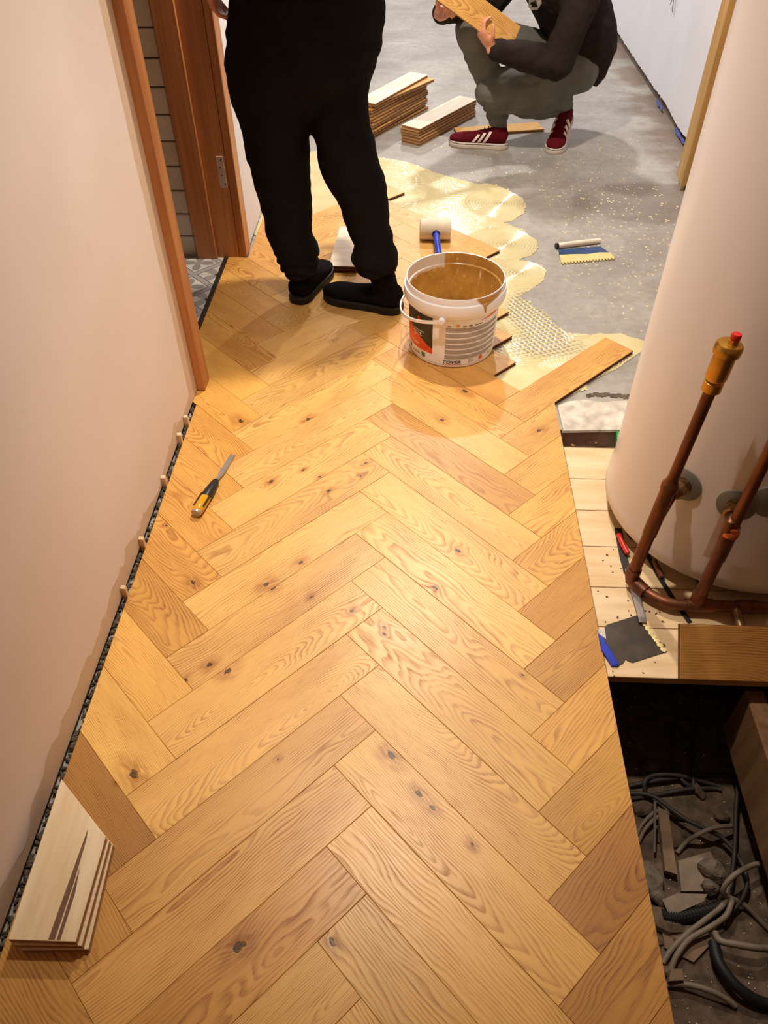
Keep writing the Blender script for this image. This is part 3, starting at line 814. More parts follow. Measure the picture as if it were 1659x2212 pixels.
bend([e1+Vector((0.020, -0.026, -0.009)), e1+Vector((0.05, -0.055, -0.009)), Vector((0.80, -0.742, 0.022)), Vector((0.845, -0.748, 0.024))], 0.0140)
pip_([Vector((0.835, -0.748, 0.024)), Vector((0.90, -0.748, 0.026))], 0.0175, name='tee')
pip_([Vector((0.89, -0.748, 0.026)), Vector((1.25, -0.752, 0.027))], 0.0145)
part('coupling', MB().lathe([(0.0175, -0.025), (0.0175, 0.025)], (0.985, -0.749, 0.026), (1, 0, 0), 20), 'copper', pw, smooth=True)
pip_([Vector((0.955, -0.752, 0.024)), Vector((0.956, -0.80, 0.016)), Vector((0.956, -0.90, 0.012))], 0.0125, 'brass_dull')
b2 = Vector((P2.x, -0.742, 0.03)); t2 = Vector((0.885, -0.735, 1.05)); ax2 = (t2-b2).normalized()
l2 = lerp(b2, t2, (pb.z-0.03-b2.z)/(t2.z-b2.z)); k2 = lerp(b2, t2, (pb.z-0.10-b2.z)/(t2.z-b2.z))
pip_([b2, k2], 0.0150); pip_([k2-ax2*0.02, l2], 0.0172); pip_([l2, t2], 0.0125)
part('coupling', MB().lathe([(0.0168, -0.010), (0.0200, -0.008), (0.0200, 0.002), (0.015, 0.008), (0.0165, 0.016), (0.0135, 0.020)], l2, ax2, 24), 'copper_bright', pw, smooth=True, label='bright copper coupling ring')
part('coupling', MB().lathe([(0.0175, -0.004), (0.0178, 0.035), (0.0155, 0.038)], b2, ax2, 20), 'copper', pw, smooth=True)
def branch(p, nrm, pole_a, pole_b, k):
    q = lerp(pole_a, pole_b, k)                                    # where the branch leaves the riser
    m1 = p+nrm*0.022; m2 = p+nrm*0.040
    part('union_nut', MB().lathe([(0.021, 0.0), (0.021, 0.010), (0.017, 0.012), (0.017, 0.016), (0.0225, 0.018), (0.0225, 0.034), (0.018, 0.038)], p+nrm*0.003, nrm, 6 if False else 12), 'brass_dull', pw)
    path = [p+nrm*0.036, p+nrm*0.055, lerp(p+nrm*0.06, q, 0.55)+Vector((0, 0, -0.006)), q]
    out = []
    for i in range(3):
        for s_ in range(5): out.append(lerp(path[i], path[i+1], s_/5))
    out.append(path[-1]); pip_(out, 0.0150, 'copper', 'branch_pipe')
branch(pa, na, b1, t1, (pa.z-0.075-b1.z)/(t1.z-b1.z))
branch(pb, nb, b2, t2, (pb.z-0.085-b2.z)/(t2.z-b2.z))
vent = part('air_vent', MB().lathe([(0.0135, -0.008), (0.0195, -0.004), (0.0195, 0.016), (0.016, 0.019), (0.0205, 0.024), (0.0215, 0.030), (0.0215, 0.080), (0.0262, 0.082), (0.0270, 0.092), (0.0265, 0.100), (0.023, 0.104), (0.010, 0.106)], t1, ax1, 32), 'brass', pw, smooth=True, label='yellow brass air vent')
part('vent_nut', MB().lathe([(0.0105, 0.104), (0.0105, 0.113), (0.008, 0.115)], t1+Vector((0.004, -0.002, 0)), ax1, 6), 'brass', vent)
part('vent_cap', MB().lathe([(0.0085, 0.112), (0.0098, 0.114), (0.0098, 0.123), (0.0085, 0.126), (0.002, 0.127)], t1+Vector((0.004, -0.002, 0)), ax1, 20), 'red', vent, smooth=True, label='red plastic cap')
# things under and before the boiler
solo('red_tube', MB().tube([onz(1337, 1155, .012), onz(1345, 1176, .014), onz(1356, 1196, .012)], 0.007, 12), 'red', 'short red tube tucked under the boiler rim', 'tube', smooth=True)
M['black_tape'] = plain('black_strap', (30, 27, 25), 0.55)
def strap(pts, w, name, label, th=0.003):
    mb = MB(); rg = []
    for i, p in enumerate(pts):
        d = (pts[min(i+1, len(pts)-1)]-pts[max(i-1, 0)]).normalized(); s_ = Vector((-d.y, d.x, 0)).normalized()*w/2; u = Vector((0, 0, th))
        rg.append([p+s_, p-s_, p-s_+u, p+s_+u])
    mb.rings(rg); return solo(name, mb, 'black_tape', label, 'strap')
strap([onz(1335, 1142, .001), onz(1340, 1170, .001), onz(1347, 1205, .001), onz(1356, 1238, .001)], 0.020, 'black_strip', 'flat black strip lying left of the copper riser')  # flat near-black strip laid on the boards
strap([onz(a, b, .0) for a, b in ((1396, 1195), (1420, 1240), (1448, 1285), (1474, 1322), (1490, 1345))], 0.011, 'flat_cable', 'thin black flat cable running under the copper pipe')
solo('copper_offcut', MB().tube([onz(1413, 1212, .008), onz(1431, 1248, .008)], 0.0075, 14), 'copper', 'short dark copper pipe end under the boiler edge', 'pipe', smooth=True)
# steel blade and dirty scraper
M['steel'] = plain('steel', (176, 170, 168), 0.32, 0.55, 0.08, 60)
M['steel_dark'] = plain('steel_dark', (82, 74, 68), 0.38, 0.7, 0.25, 24)
M['blue'] = plain('blue_plastic', (26, 52, 178), 0.35)
M['cream'] = plain('glue_cream', (226, 206, 138), 0.35, 0, 0.1, 60, 0.5)
M['clear'] = plain('clear_plastic', (206, 200, 196), 0.2)
sa_, sb_ = onz(1358, 1232, .006), onz(1387, 1337, .008); dv = (sb_-sa_).normalized(); sv = Vector((-dv.y, dv.x, 0)).normalized()
mb = MB(); rg = []
for k, w, h, l in ((0, .0095, .0, 0), (1, .0095, .0, 0)):
    p = lerp(sa_, sb_, k); rg.append([p+sv*w+Vector((0, 0, -.003)), p-sv*w+Vector((0, 0, -.003)), p-sv*w+Vector((0, 0, .001)), p-sv*w*.55+Vector((0, 0, .0035)), p+sv*w*.55+Vector((0, 0, .0035)), p+sv*w+Vector((0, 0, .001))])
p = sb_+dv*.011; rg.append([p+sv*.0095+Vector((0, 0, -.0032)), p-sv*.0095+Vector((0, 0, -.0032)), p-sv*.0095+Vector((0, 0, -.003)), p-sv*.005+Vector((0, 0, -.0028)), p+sv*.005+Vector((0, 0, -.0028)), p+sv*.0095+Vector((0, 0, -.003))])
mb.rings(rg); mb.xf(lambda v: v+Vector((0, 0, .004)))
solo('chisel_blade', mb, 'steel', 'flat steel chisel blade lying beside the dirty scraper', 'chisel')
scp = thing('notched_scraper', 'dirty grey steel scraper with a blue plastic rim on the pale boards', 'scraper', onz(1370, 1390, -0.002))
pl = [onz(a, b, 0)[:2] for a, b in ((1306,1356),(1310,1350),(1377,1329),(1387,1338),(1442,1407),(1366,1431),(1356,1427),(1351,1424),(1346,1432),(1336,1438),(1305,1386))]
part('blade', MB().prism(pl, -0.0015, 0.0005), 'steel_dark', scp)
pl = [onz(a, b, 0)[:2] for a, b in ((1292,1370),(1304,1382),(1337,1437),(1333,1440),(1321,1440),(1298,1405))]
part('rim', MB().rings([[(x, y, -0.0018) for x, y in pl], [(x, y, 0.004) for x, y in pl], [(x, y, 0.005) for x, y in inset(pl, 0.0015)]]), 'blue', scp, label='blue plastic rim')
pl = [onz(a, b, 0)[:2] for a, b in ((1291,1360),(1306,1359),(1309,1381),(1294,1371))]
part('guard', MB().prism(pl, -0.0018, 0.002), 'clear', scp)
mb = MB()
for k in range(22):
    a, b = onz(1388, 1338, 0), onz(1439, 1407, 0); p = lerp(a, b, k/21); s = 0.0045+0.002*math.sin(k*2.3)
    mb.ellipsoid((p.x-0.004, p.y-0.001, 0.001), (s, s*1.3, 0.002), Euler((0, 0, k)), 8, 5)
part('glue_smear', mb, 'cream', scp, smooth=True, label='crust of dried cream glue')
mb = MB(); rr = random.Random(8)
for k in range(46):
    px, py = rr.uniform(1290, 1440), rr.uniform(1180, 1460); p = onz(px, py, 0.0)
    if p.x > 0.72 and p.y > -0.72 or p.x < 0.62: continue
    s = rr.uniform(.0012, .003); mb.ellipsoid((p.x, p.y, -.001), (s, s*rr.uniform(1, 2), s*.6), Euler((0, 0, rr.random()*3)), 6, 4)
tag(solo('wood_crumbs', mb, 'edge', 'brown wood crumbs scattered on the pale pit boards', 'crumbs'), kind='stuff')
# parquet block leaning at the edge of the boards, face to the hall
bl = Vector((0.779, -0.9435, -0.0015)); tp = Vector((0.779, -0.849, 0.082)); up_ = (tp-bl).normalized(); nr = Vector((1, 0, 0)).cross(up_)
me = plank_mesh(REC(LB, 0.1256), 'parquet_block', groove=True, bev=0.0012)
o = link('parquet_block', me); o.color = (.66, .52, .40, 1)
Rm = Matrix((Vector((1, 0, 0)), up_, nr)).transposed().to_4x4()
Rm.translation = bl+up_*0.0628+Vector((LB/2, 0, 0))+nr*0.015
o.matrix_world = Rm
tag(o, 'brown oak parquet block propped at the front edge of the pit boards', 'parquet block')

# ================================================================== PIT CONTENTS
M['cable'] = plain('grey_cable', (124, 108, 92), 0.6, 0, 0.15, 30)
M['cable_dark'] = plain('dark_cable', (58, 50, 44), 0.6, 0, 0.2, 30)
M['old_wood'] = plain('dusty_wood', (126, 102, 80), 0.9, 0, 0.2, 30, 0.3)
M['dust_sheet'] = plain('dusty_sheet', (136, 120, 102), 0.9, 0, 0.2, 30, 0.4)
ZP = -0.36
def cr(pts, m=8):
    out = []
    for i in range(len(pts)-1):
        p0 = pts[max(i-1, 0)]; p1 = pts[i]; p2 = pts[i+1]; p3 = pts[min(i+2, len(pts)-1)]
        for k in range(m):
            t_ = k/m; out.append(0.5*((2*p1)+(p2-p0)*t_+(2*p0-5*p1+4*p2-p3)*t_*t_+(3*p1-p0-3*p2+p3)*t_**3))
    out.append(pts[-1]); return out
def cable(pts, r, mat, label, z0=0.0):
    pp = [onz(p[0], p[1], ZP+r+(p[2] if len(p) > 2 else 0.0)+z0) for p in pts]
    return solo('cable', MB().tube(cr(pp), r, 10), mat, label, 'cable', 'cables in the pit', smooth=True)
# crop scale of the survey of the pit: 2.903, origin 1290,1450
def q(*l): return [(1290+a/2.903, 1450+b/2.903)+tuple(c) for a, b, *c in l]
cable(q((200,765),(300,770,.01),(380,800,.02),(470,870,.03),(560,930,.035),(680,990,.04),(780,1040,.03),(850,1110,.03)), .0055, 'cable_dark', 'dark cable sweeping diagonally across the dirt past the wood lath')
cable(q((500,1140),(560,1070,.01),(640,1020,.04),(740,980,.05),(860,970,.03)), .0055, 'cable', 'grey cable arching up beside the wood lath')
cable(q((1300,1290,.0),(1180,1235,.02),(1071,1215,.04),(980,1215,.06),(880,1265,.07),(810,1330,.06),(790,1390,.04),(830,1420,.02),(930,1470,.01),(1040,1580,0),(1200,1740,0)), .0062, 'cable', 'pale grey cable looping out from under the joist')
cable(q((820,1330,.02),(800,1450,.02),(700,1540,.015),(560,1650,.01),(470,1740,.005),(410,1830,0)), .0065, 'cable', 'grey cable running from the loop down to the parquet edge')
cable(q((850,1420,.03),(810,1530,.025),(700,1610,.02),(580,1680,.015),(500,1780,.01),(460,1880,0)), .0065, 'cable', 'second grey cable beside the one at the parquet edge')
cable(q((880,380,.05),(905,450,.05),(890,640,.05),(870,850,.05),(865,1050,.04),(850,1250,.03),(830,1400,.02),(800,1600,.0)), .0052, 'cable_dark', 'straight dark cable hanging beside the joist')
cable(q((480,340,.03),(475,500,.02),(490,610,.01),(540,690,.01),(600,730,0)), .0055, 'cable_dark', 'dim cable dropping down the far side of the pit')
cable(q((605,350,.03),(605,500,.02),(600,640,.015),(605,720,.01)), .005, 'cable_dark', 'thin dim cable dropping straight down the far side')
cable(q((200,720),(340,690,.01),(520,665,.01),(700,650,.0),(860,655,0)), .0055, 'cable_dark', 'dim cable lying across the back of the pit')
cable(q((310,780),(295,700,.02),(350,655,.02),(480,650,.02),(620,680,.01),(760,720,0)), .0055, 'cable_dark', 'looped dim cable at the back of the pit')
cable(q((210,800),(400,770,.0),(560,740,.01),(720,735,.0),(780,745,0)), .0055, 'cable_dark', 'dim cable lying just behind the steel rod')
cable(q((245,1030),(290,950,.01),(370,880,.02),(450,890,.015),(560,930,0)), .005, 'cable', 'grey cable curving around the foot of the steel rod')
cable(q((260,1070),(300,990,.01),(370,920,.015),(430,905,.01)), .005, 'cable', 'short grey cable under the curving one by the rod')
cable(q((425,1965),(560,1965,.01),(700,2000,.015),(800,2050,.01),(865,2100,0)), .0062, 'cable', 'grey cable bowing across the dirt near the bottom of the pit')
cable(q((740,1640,.02),(770,1690,.03),(880,1715,.04),(1000,1735,.04),(1075,1740,.03),(1300,1760,.02)), .0075, 'cable', 'thick pale cable running straight out to the right of the pit')
cable(q((880,1150,.02),(930,1260,.03),(940,1340,.03),(900,1440,.02),(820,1530,.01),(740,1590,.0)), .005, 'cable_dark', 'dark cable ring hanging around the pale loop')
cable(q((730,1700,.01),(760,1820,.02),(850,1950,.02),(960,2040,.01),(1075,2090,.0),(1300,2130,0)), .012, 'black_rubber', 'thick black hose curving along the bottom of the pit')
# corrugated conduit
cp = cr([onz(a, b, ZP+0.014) for a, b in ((1430,1978),(1460,1982),(1500,1975),(1545,1962),(1570,1948))], 24)
o = solo('corrugated_conduit', MB().tube(cp, [0.0125+(0.0022 if k % 4 < 2 else 0) for k in range(len(cp))], 12), 'black_rubber', 'black corrugated conduit under the dusty sheet', 'conduit')
# wood lath, rod, sheets, lumps
def slab(pts, z0, z1, name, mat, label, cat):
    a = [onz(x, y, z0) for x, y in pts]; mb = MB(); rg = [[(p.x, p.y, z0) for p in a], [(p.x, p.y, z1) for p in a]]; mb.rings(rg)
    return solo(name, mb, mat, label, cat)
slab(q((370,860),(440,920),(490,1290),(415,1265)), ZP+.012, ZP+.028, 'wood_lath', 'old_wood', 'dusty wooden lath lying in the dirt of the pit', 'lath')
slab(q((405,1435),(500,1395),(690,1400),(665,1445),(455,1538)), ZP+.022, ZP+.025, 'dusty_sheet', 'dust_sheet', 'dusty board scrap lying on the black conduit', 'board')
slab(q((500,1200),(700,1140),(780,1300),(720,1390),(520,1390)), ZP+.004, ZP+.016, 'cardboard_scrap', 'dust_sheet', 'crumpled dusty scrap beside the wood lath', 'scrap')
slab(q((400,1620),(640,1590),(730,1690),(600,1830),(420,1740)), ZP+.001, ZP+.008, 'flat_stone', 'old_wood', 'flat dusty slab under the pair of grey cables', 'slab')
slab(q((440,1890),(510,1890),(520,1960),(430,1965)), ZP+.001, ZP+.03, 'wood_offcut', 'old_wood', 'small dusty wood block near the bottom of the pit', 'block')
a, b = onz(1415, 1732, ZP+.10), onz(1414, 1840, ZP+.02)
solo('steel_rod', MB().tube([a, lerp(a, b, .5), b], 0.0032, 10), 'steel', 'thin bright steel rod standing against the wood lath', 'rod', smooth=True)
mb = MB(); rr = random.Random(17)
for k in range(70):
    x, y = rr.uniform(0.63, 1.05), rr.uniform(-1.75, -0.62); s = rr.choice((.006, .01, .016, .03))*rr.uniform(.7, 1.3)
    mb.ellipsoid((x, y, ZP), (s, s*rr.uniform(.7, 1.5), s*.5), Euler((rr.random(), rr.random(), rr.random()*3)), 8, 5)
tag(solo('pit_rubble', mb, 'dirt', 'lumps of dusty rubble on the floor of the dark pit', 'rubble'), kind='stuff')
mb = MB()
for k in range(320):
    x, y = rr.uniform(0.63, 0.98), rr.uniform(-1.75, -0.75); s = rr.uniform(.0006, .0017)
    mb.ellipsoid((x, y, ZP+.002), (s, s*1.8, s), Euler((0, 0, rr.random()*3)), 5, 3)
tag(solo('pit_shavings', mb, 'chip', 'pale specks of wood dust on the pit floor', 'wood chips'), kind='stuff')
for k, (px, py, s, lab) in enumerate(((1408,1900,.030,'grey rubble lump in front of the steel rod'),(1422,1935,.022,'grey rubble lump left of the dusty board scrap'),(1540,1880,.032,'bluish rubble lump under the arching grey cable'),(1530,1915,.024,'rubble lump behind the pale cable loop'))):
    p = onz(px, py, ZP+s*.4); mb = MB().ellipsoid(p, (s, s*1.2, s*.7), Euler((.3*k, .5, k)), 14, 9)
    mb.xf(lambda v: v+Vector(noise.noise_vector(v*40))*s*.35)
    solo('rubble_lump', mb, 'rubble', lab, 'rubble')
# joists at the right of the pit
mb = MB(); p0, p1 = onz(1577, 1490, -.06), onz(1662, 1800, -.06)
mb.box((0.955, -1.95, -.24), (1.0, -0.93, -.06), 0, .004); struct('trim_joist', mb, 'joist')
mb = MB(); mb.box((1.012, -1.95, -.20), (1.075, -0.985, -.022), 0, .003); struct('trim_joist', mb, 'joist')

# blue film and torn bits in the wall joint, wire stub
for a, b, lab in (((1325, 70), (1333, 84), 'scrap of blue film in the wall joint behind the hoodie'), ((1418, 232), (1428, 250), 'scrap of blue film in the wall joint above the dark stain'), ((1455, 300), (1479, 330), 'strip of blue film in the wall joint by the batten')):
    p, q_ = onx(a[0], a[1], XR-.002), onx(b[0], b[1], XR-.002); rr = random.Random(int(a[0])); rg = []
    for j in range(7):
        c_ = lerp(Vector((XR-.004, p.y, max(.004, p.z))), Vector((XR-.004, q_.y, max(.004, q_.z))), j/6); h_ = rr.uniform(.006, .014)
        rg.append([c_+Vector((-.002, 0, -h_)), c_+Vector((-.004+rr.uniform(-.003, .003), 0, h_)), c_+Vector((-.0005, 0, h_)), c_+Vector((.001, 0, -h_))])
    solo('film_scrap', MB().rings(rg), 'film', lab, 'plastic film')
w0 = onx(1462, -6, XR)
wires = thing('wire_stub', 'thin electric wires sticking out of the white room wall', 'wires', w0)
for j, (dx, dz) in enumerate(((-.02, -.05), (-.012, -.07), (-.03, -.035))):
    part('wire', MB().tube([w0+Vector((.002, 0, .01*j)), w0+Vector((-.015, .004*j, .004*j)), w0+Vector((dx, -.03+.012*j, dz))], .0022, 8), ['wire_grey', 'rosette', 'wire_grey'][j], wires, smooth=True)
# ================================================================== LOOSE BOARDS
mesh_up = plank_mesh(REC(LB, W0), 'board', bev=0.001, edge='edge_light')
mesh_dn = plank_mesh(REC(LB, W0), 'board', flip=True, bev=0.001, edge='edge_light', back='birch_white')
def board(cx, cy, z, ang, flip, label, group, cat='board', me=None):
    o = link('parquet_block', me or (mesh_dn if flip else mesh_up)); o.location = (cx, cy, z); o.rotation_euler = (0, 0, math.radians(ang))
    o.color = (1.0, .93, .8, 1); return tag(o, label, 'parquet block', group)
rr = random.Random(2)
ORD = ['lowest', 'second', 'third', 'fourth', 'fifth', 'sixth', 'seventh', 'eighth', 'ninth', 'tenth']
g = 'parquet blocks in the tall stack'
for k in range(12):
    top = k == 11; sec = k == 10
    board(-0.012+rr.uniform(-.006, .006)+(0.022 if sec else 0), 2.83+rr.uniform(-.01, .012)+(0.0 if not sec else .012), ZS+TH*(k+1)+0.0004*k, 60+rr.uniform(-1.5, 1.5)+(0 if not top else 2.5)-(5 if sec else 0), top,
          'topmost block of the tall stack, pale underside up' if top else ('skewed block just under the top of the tall stack' if sec else '%s block from the floor in the tall oak stack' % ORD[k]), g)
g = 'parquet blocks in the low stack'
for k in range(6):
    top = k == 5
    board(0.262+rr.uniform(-.004, .004), 2.722+rr.uniform(-.006, .006), ZS+TH*(k+1)+0.0004*k, 56+rr.uniform(-1.2, 1.2), top,
          'topmost block of the low stack, pale underside up' if top else '%s block from the floor in the low oak stack beside the red shoe' % ORD[k], g)
mb_ = plank_mesh(REC(0.50, W0), 'board', bev=0.001, edge='edge_light')
board(0.60, 2.69, ZS+TH, 12, False, 'oak block lying flat behind the crouching person\'s red shoes', None, me=mb_)
pw2 = plank_mesh([(-0.055, -0.185), (0.060, -0.185), (0.060, 0.11), (-0.035, 0.185), (-0.055, 0.185)], 'board', flip=True, bev=0.001, edge='edge', back='birch_white')
for k, lab in ((0, 'lower of two offcuts lying between the standing person\'s feet and the mallet'), (1, 'upper of two offcuts behind the black shoes, white underside up')):
    board(-0.150+.003*k, 1.152-.004*k, TH*(k+1)+.0006, -1.5-1.0*k, True, lab, 'offcuts beside the black shoes', me=pw2)
# offcuts against the left wall
tp_ = [(-0.549, -1.262), (-0.542, -1.559), (-0.421, -1.558), (-0.423, -1.374)]
M['edge_bark'] = ply_edge('ply_edge_red', (176, 92, 44), (120, 58, 30))
for k in range(3):
    me = plank_mesh([(y+1.45, -(x+0.5)) for x, y in tp_], 'offcut', flip=True, bev=0.0008, edge='edge_light', back='birch')
    o = link('parquet_offcut', me); o.location = (-0.5+[0.010, 0.005, 0][k], -1.45+[-.006, -.003, 0][k], TH*(k+1)+0.0004*(k+1)); o.rotation_euler = (0, 0, math.radians(90+[2.4, 1.0, 0][k]))
    tag(o, ['bottom offcut of the pile against the left wall', 'middle offcut of the pile against the left wall', 'top offcut of the wall pile, pale back with two dark streaks'][k], 'offcut', 'offcuts piled against the left wall')
M['streak'] = plain('dark_streak', (112, 78, 58), 0.7)
for pts in ([(190, 1790), (187, 1812), (160, 1905), (118, 2030), (104, 2030), (152, 1895)], [(173, 1872), (162, 1930), (130, 2031), (122, 2031), (146, 1955)]):
    pp = [onz(a, b, 0.0465) for a, b in pts]
    me = MB().prism([(p.y+1.45, -(p.x+0.5)) for p in pp], 0.0001, 0.0004).mesh('stain', 'streak'); s_ = link('stain', me, o); s_['label'] = 'dark brown streak'
# wall wedges
M['spacer'] = birch('spacer_wood', (232, 206, 170))
sp_ = [(393, 899, 0), (375, 937, 2), (348, 1030, 3), (306, 1162, 0), (264, 1268, 1)]
labs = ['small wooden spacer nearest the door frame', 'second wooden spacer from the door frame', 'wooden spacer beside the chisel', 'wooden spacer between wall and floor, fourth from the door frame', 'wooden spacer farthest from the door frame']
for k, ((px, py, a), lab) in enumerate(zip(sp_, labs)):
    p = onz(px, py, 0.034); w, d = 0.0105, 0.005
    mb = MB(); x0, x1 = XW+0.0005, XL-0.0005
    mb.rings([[(x0, p.y-d, -0.016), (x1, p.y-d, -0.016), (x1, p.y+d, -0.016), (x0, p.y+d, -0.016)],
              [(x0-0.000, p.y-d, 0.030), (x1+.002, p.y-d*1.1, 0.030), (x1+.002, p.y+d*1.1, 0.032), (x0, p.y+d, 0.032)],
              [(x0+0.001, p.y-d*.9, 0.033), (x1+.001, p.y-d, 0.033), (x1+.001, p.y+d, 0.035), (x0+.001, p.y+d*.9, 0.035)]])
    solo('spacer', mb, 'spacer', lab, 'spacer', 'wooden spacers along the left wall')

# ================================================================== CHISEL
M['amber'] = plain('amber_plastic', (206, 150, 24), 0.15, 0, 0.08, 30)
M['black_plastic'] = plain('black_plastic', (26, 24, 22), 0.4)
pa_, pb_ = onz(424, 1107, 0.016), onz(503, 981, 0.004); ax = (pb_-pa_); L_ = ax.length; ax.normalize()
ch = thing('wood_chisel', 'wood chisel with yellow and black handle lying on the parquet', 'chisel', (pa_.x, pa_.y, 0))
sd = Vector((-ax.y, ax.x, 0)).normalized(); un = ax.cross(sd); un = -un if un.z < 0 else un
def sect(t_, rx, ry, n=20, off=0.0):
    c = pa_+ax*t_; return [c+sd*rx*math.cos(2*PI*k/n)+un*(ry*math.sin(2*PI*k/n)+off) for k in range(n)]
part('handle', MB().rings([sect(0, .0145, .0125), sect(.006, .0160, .0145), sect(.03, .0165, .0145), sect(.06, .0160, .0140), sect(.085, .0150, .013)]), 'amber', ch, smooth=True, label='clear yellow handle')
part('grip', MB().rings([sect(.055, .0150, .0132), sect(.075, .0166, .0148), sect(.095, .0160, .0142), sect(.115, .0135, .0120), sect(.133, .0120, .0105), sect(.143, .0085, .0075)]), 'black_plastic', ch, smooth=True, label='black grip')
for s_ in (-1, 1):
    part('grip_strip', MB().rings([[pa_+ax*t_+sd*(s_*.0125+dx)+un*(uz) for dx, uz in ((-.0035, .0065), (.0035, .0045), (.0045, .0085), (-.003, .0115))] for t_ in (.02, .05, .075)]), 'black_plastic', ch, smooth=True)
part('end_cap', MB().rings([sect(-.006, .009, .008), sect(-.005, .0132, .0115), sect(-.002, .0145, .0128), sect(.003, .0150, .0130)]), 'steel', ch, smooth=True, label='round steel striking cap')
def rect(t_, w, h, zc=0.0):
    c = pa_+ax*t_; c = Vector((c.x, c.y, 0)); z = pa_.z+ax.z*t_+zc
    return [c+sd*w+Vector((0, 0, z-h)), c-sd*w+Vector((0, 0, z-h)), c-sd*w*.7+Vector((0, 0, z+h)), c+sd*w*.7+Vector((0, 0, z+h))]
part('blade', MB().rings([rect(.138, .0050, .0045), rect(.155, .0045, .0040), rect(.175, .0090, .0030), rect(L_-.012, .0090, .0026), rect(L_, .0090, .0005, -.0015)]), 'steel', ch, smooth=30, label='flat steel blade')

# ================================================================== MALLET
M['white_rubber'] = plain('white_rubber', (226, 212, 186), 0.6, 0, 0.10, 14)
mh = Vector((0.228, 1.285, 0.046))
ml = thing('rubber_mallet', 'white rubber mallet with blue handle lying behind the bucket', 'mallet', (mh.x, mh.y, 0))
part('head', MB().lathe([(.030, -.068), (.040, -.066), (.0445, -.058), (.0455, 0), (.0445, .058), (.040, .066), (.030, .068)], mh, (1, 0.02, 0), 40), 'white_rubber', ml, smooth=True)
he = Vector((0.252, 0.935, 0.017))
hd = (he-mh).normalized()
part('handle', MB().tube([mh+hd*.038, mh+hd*.07, mh+hd*.2, mh+hd*.30, he], [.0135, .0140, .0135, .0155, .0145], 18), 'blue', ml, smooth=True, label='blue handle')
part('ferrule', MB().tube([mh+hd*.034, mh+hd*.052], [.0185, .0170], 18), plain('navy', (18, 26, 84), 0.5), ml, smooth=True)

# ================================================================== NOTCHED SPREADER ON THE SCREED
def sq(*l): return [onz(1150+a/3.26, b/3.26, ZS+.008) for a, b in l]
tr_ = thing('notched_trowel', 'notched trowel with blue band and cream glue lying on the screed', 'trowel', onz(1265, 548, ZS))
def flat(pts, z0, z1): return MB().rings([[(p.x, p.y, z0) for p in pts], [(p.x, p.y, z1) for p in pts]])
M['trowel_white'] = plain('trowel_white', (232, 224, 206), 0.4); M['trowel_blue'] = plain('trowel_blue', (44, 74, 124), 0.3, 0.3)
part('blade', flat(sq((185,1750),(480,1728),(548,1775),(190,1795)), ZS+.001, ZS+.004), 'trowel_blue', tr_, label='blue steel blade')
part('spine', MB().tube([*(p+Vector((0, 0, .004)) for p in sq((168,1738),(250,1728),(380,1712),(475,1700)))], [.011, .012, .012, .010], 14), 'trowel_white', tr_, smooth=True, label='white rolled spine')
part('spine_cap', MB().tube([*(p+Vector((0, 0, .004)) for p in sq((164,1739),(180,1737)))], [.0125, .0125], 14), 'black_plastic', tr_, smooth=True)
lo = sq((190,1793),(300,1787),(390,1787),(470,1775),(548,1775),(582,1812)); mb = MB()
bt_ = sq((205,1846),(580,1812))
mb.rings([[(p.x, p.y, ZS+.002) for p in lo+[bt_[0]]], [(p.x, p.y, ZS+.0065) for p in lo+[bt_[0]]]])
n_ = 17
for k in range(n_):                                                   # comb teeth with glue on them
    p = lerp(bt_[0], bt_[1], (k+.5)/n_); d_ = (bt_[1]-bt_[0]).normalized()
    mb.box((p.x-.0042, p.y-.010, ZS+.002), (p.x+.0042, p.y+.002, ZS+.006), 0, .001)
part('glue_coat', mb, 'cream', tr_, label='notched edge coated in cream glue')

# ================================================================== BUCKET
BC = Vector((0.283, 0.443, 0)); BH = 0.271; RT, RB = 0.165, 0.150
def bucket_in():
    t = NT('bucket_inside'); G = t.geo(); x, y, z = xyz(t, G)
    an = t.math('ARCTAN2', t.math('SUBTRACT', y, BC.y), t.math('SUBTRACT', x, BC.x))
    V = comb(t, t.math('MULTIPLY', an, 2.2), 0.0, t.math('MULTIPLY', z, 9.0)); n = t.noise(V, 2.2, 4); n2 = t.noise(comb(t, t.math('MULTIPLY', an, 9.0), 0.0, t.math('MULTIPLY', z, 8.0)), 1.0, 4)
    # the rim stays clean on the left of the back
    cl_ = t.mapr(t.math('ADD', an, t.math('MULTIPLY_ADD', n2, 0.5, -0.25)), 1.72, 1.86)
    hi = t.mapr(t.math('ADD', z, t.math('MULTIPLY_ADD', n2, 0.03, -0.015)), 0.218, 0.226)
    clean = t.math('MULTIPLY', cl_, hi)
    sp = t.math('MULTIPLY', t.mapr(n2, 0.64, 0.68), t.mapr(z, 0.16, 0.21))
    c = t.mix(t.mapr(n, 0.35, 0.65), lin((176, 128, 62)), lin((198, 152, 84)))
    c = t.mix(t.mapr(t.noise(V, 5.0, 3), 0.62, 0.68), c, lin((222, 190, 112)))
    c = t.mix(t.math('MAXIMUM', clean, sp), c, lin((226, 214, 206)))
    return t.out(c, 0.3)
M['bucket_in'] = bucket_in()
M['bucket'] = plain('white_plastic', (246, 244, 248), 0.32, 0, 0.02, 6)
bk = thing('adhesive_bucket', 'white plastic bucket of parquet adhesive with orange and black label', 'bucket', (BC.x, BC.y, 0))
def br(z): return RB+(0.157-RB)*z/0.22
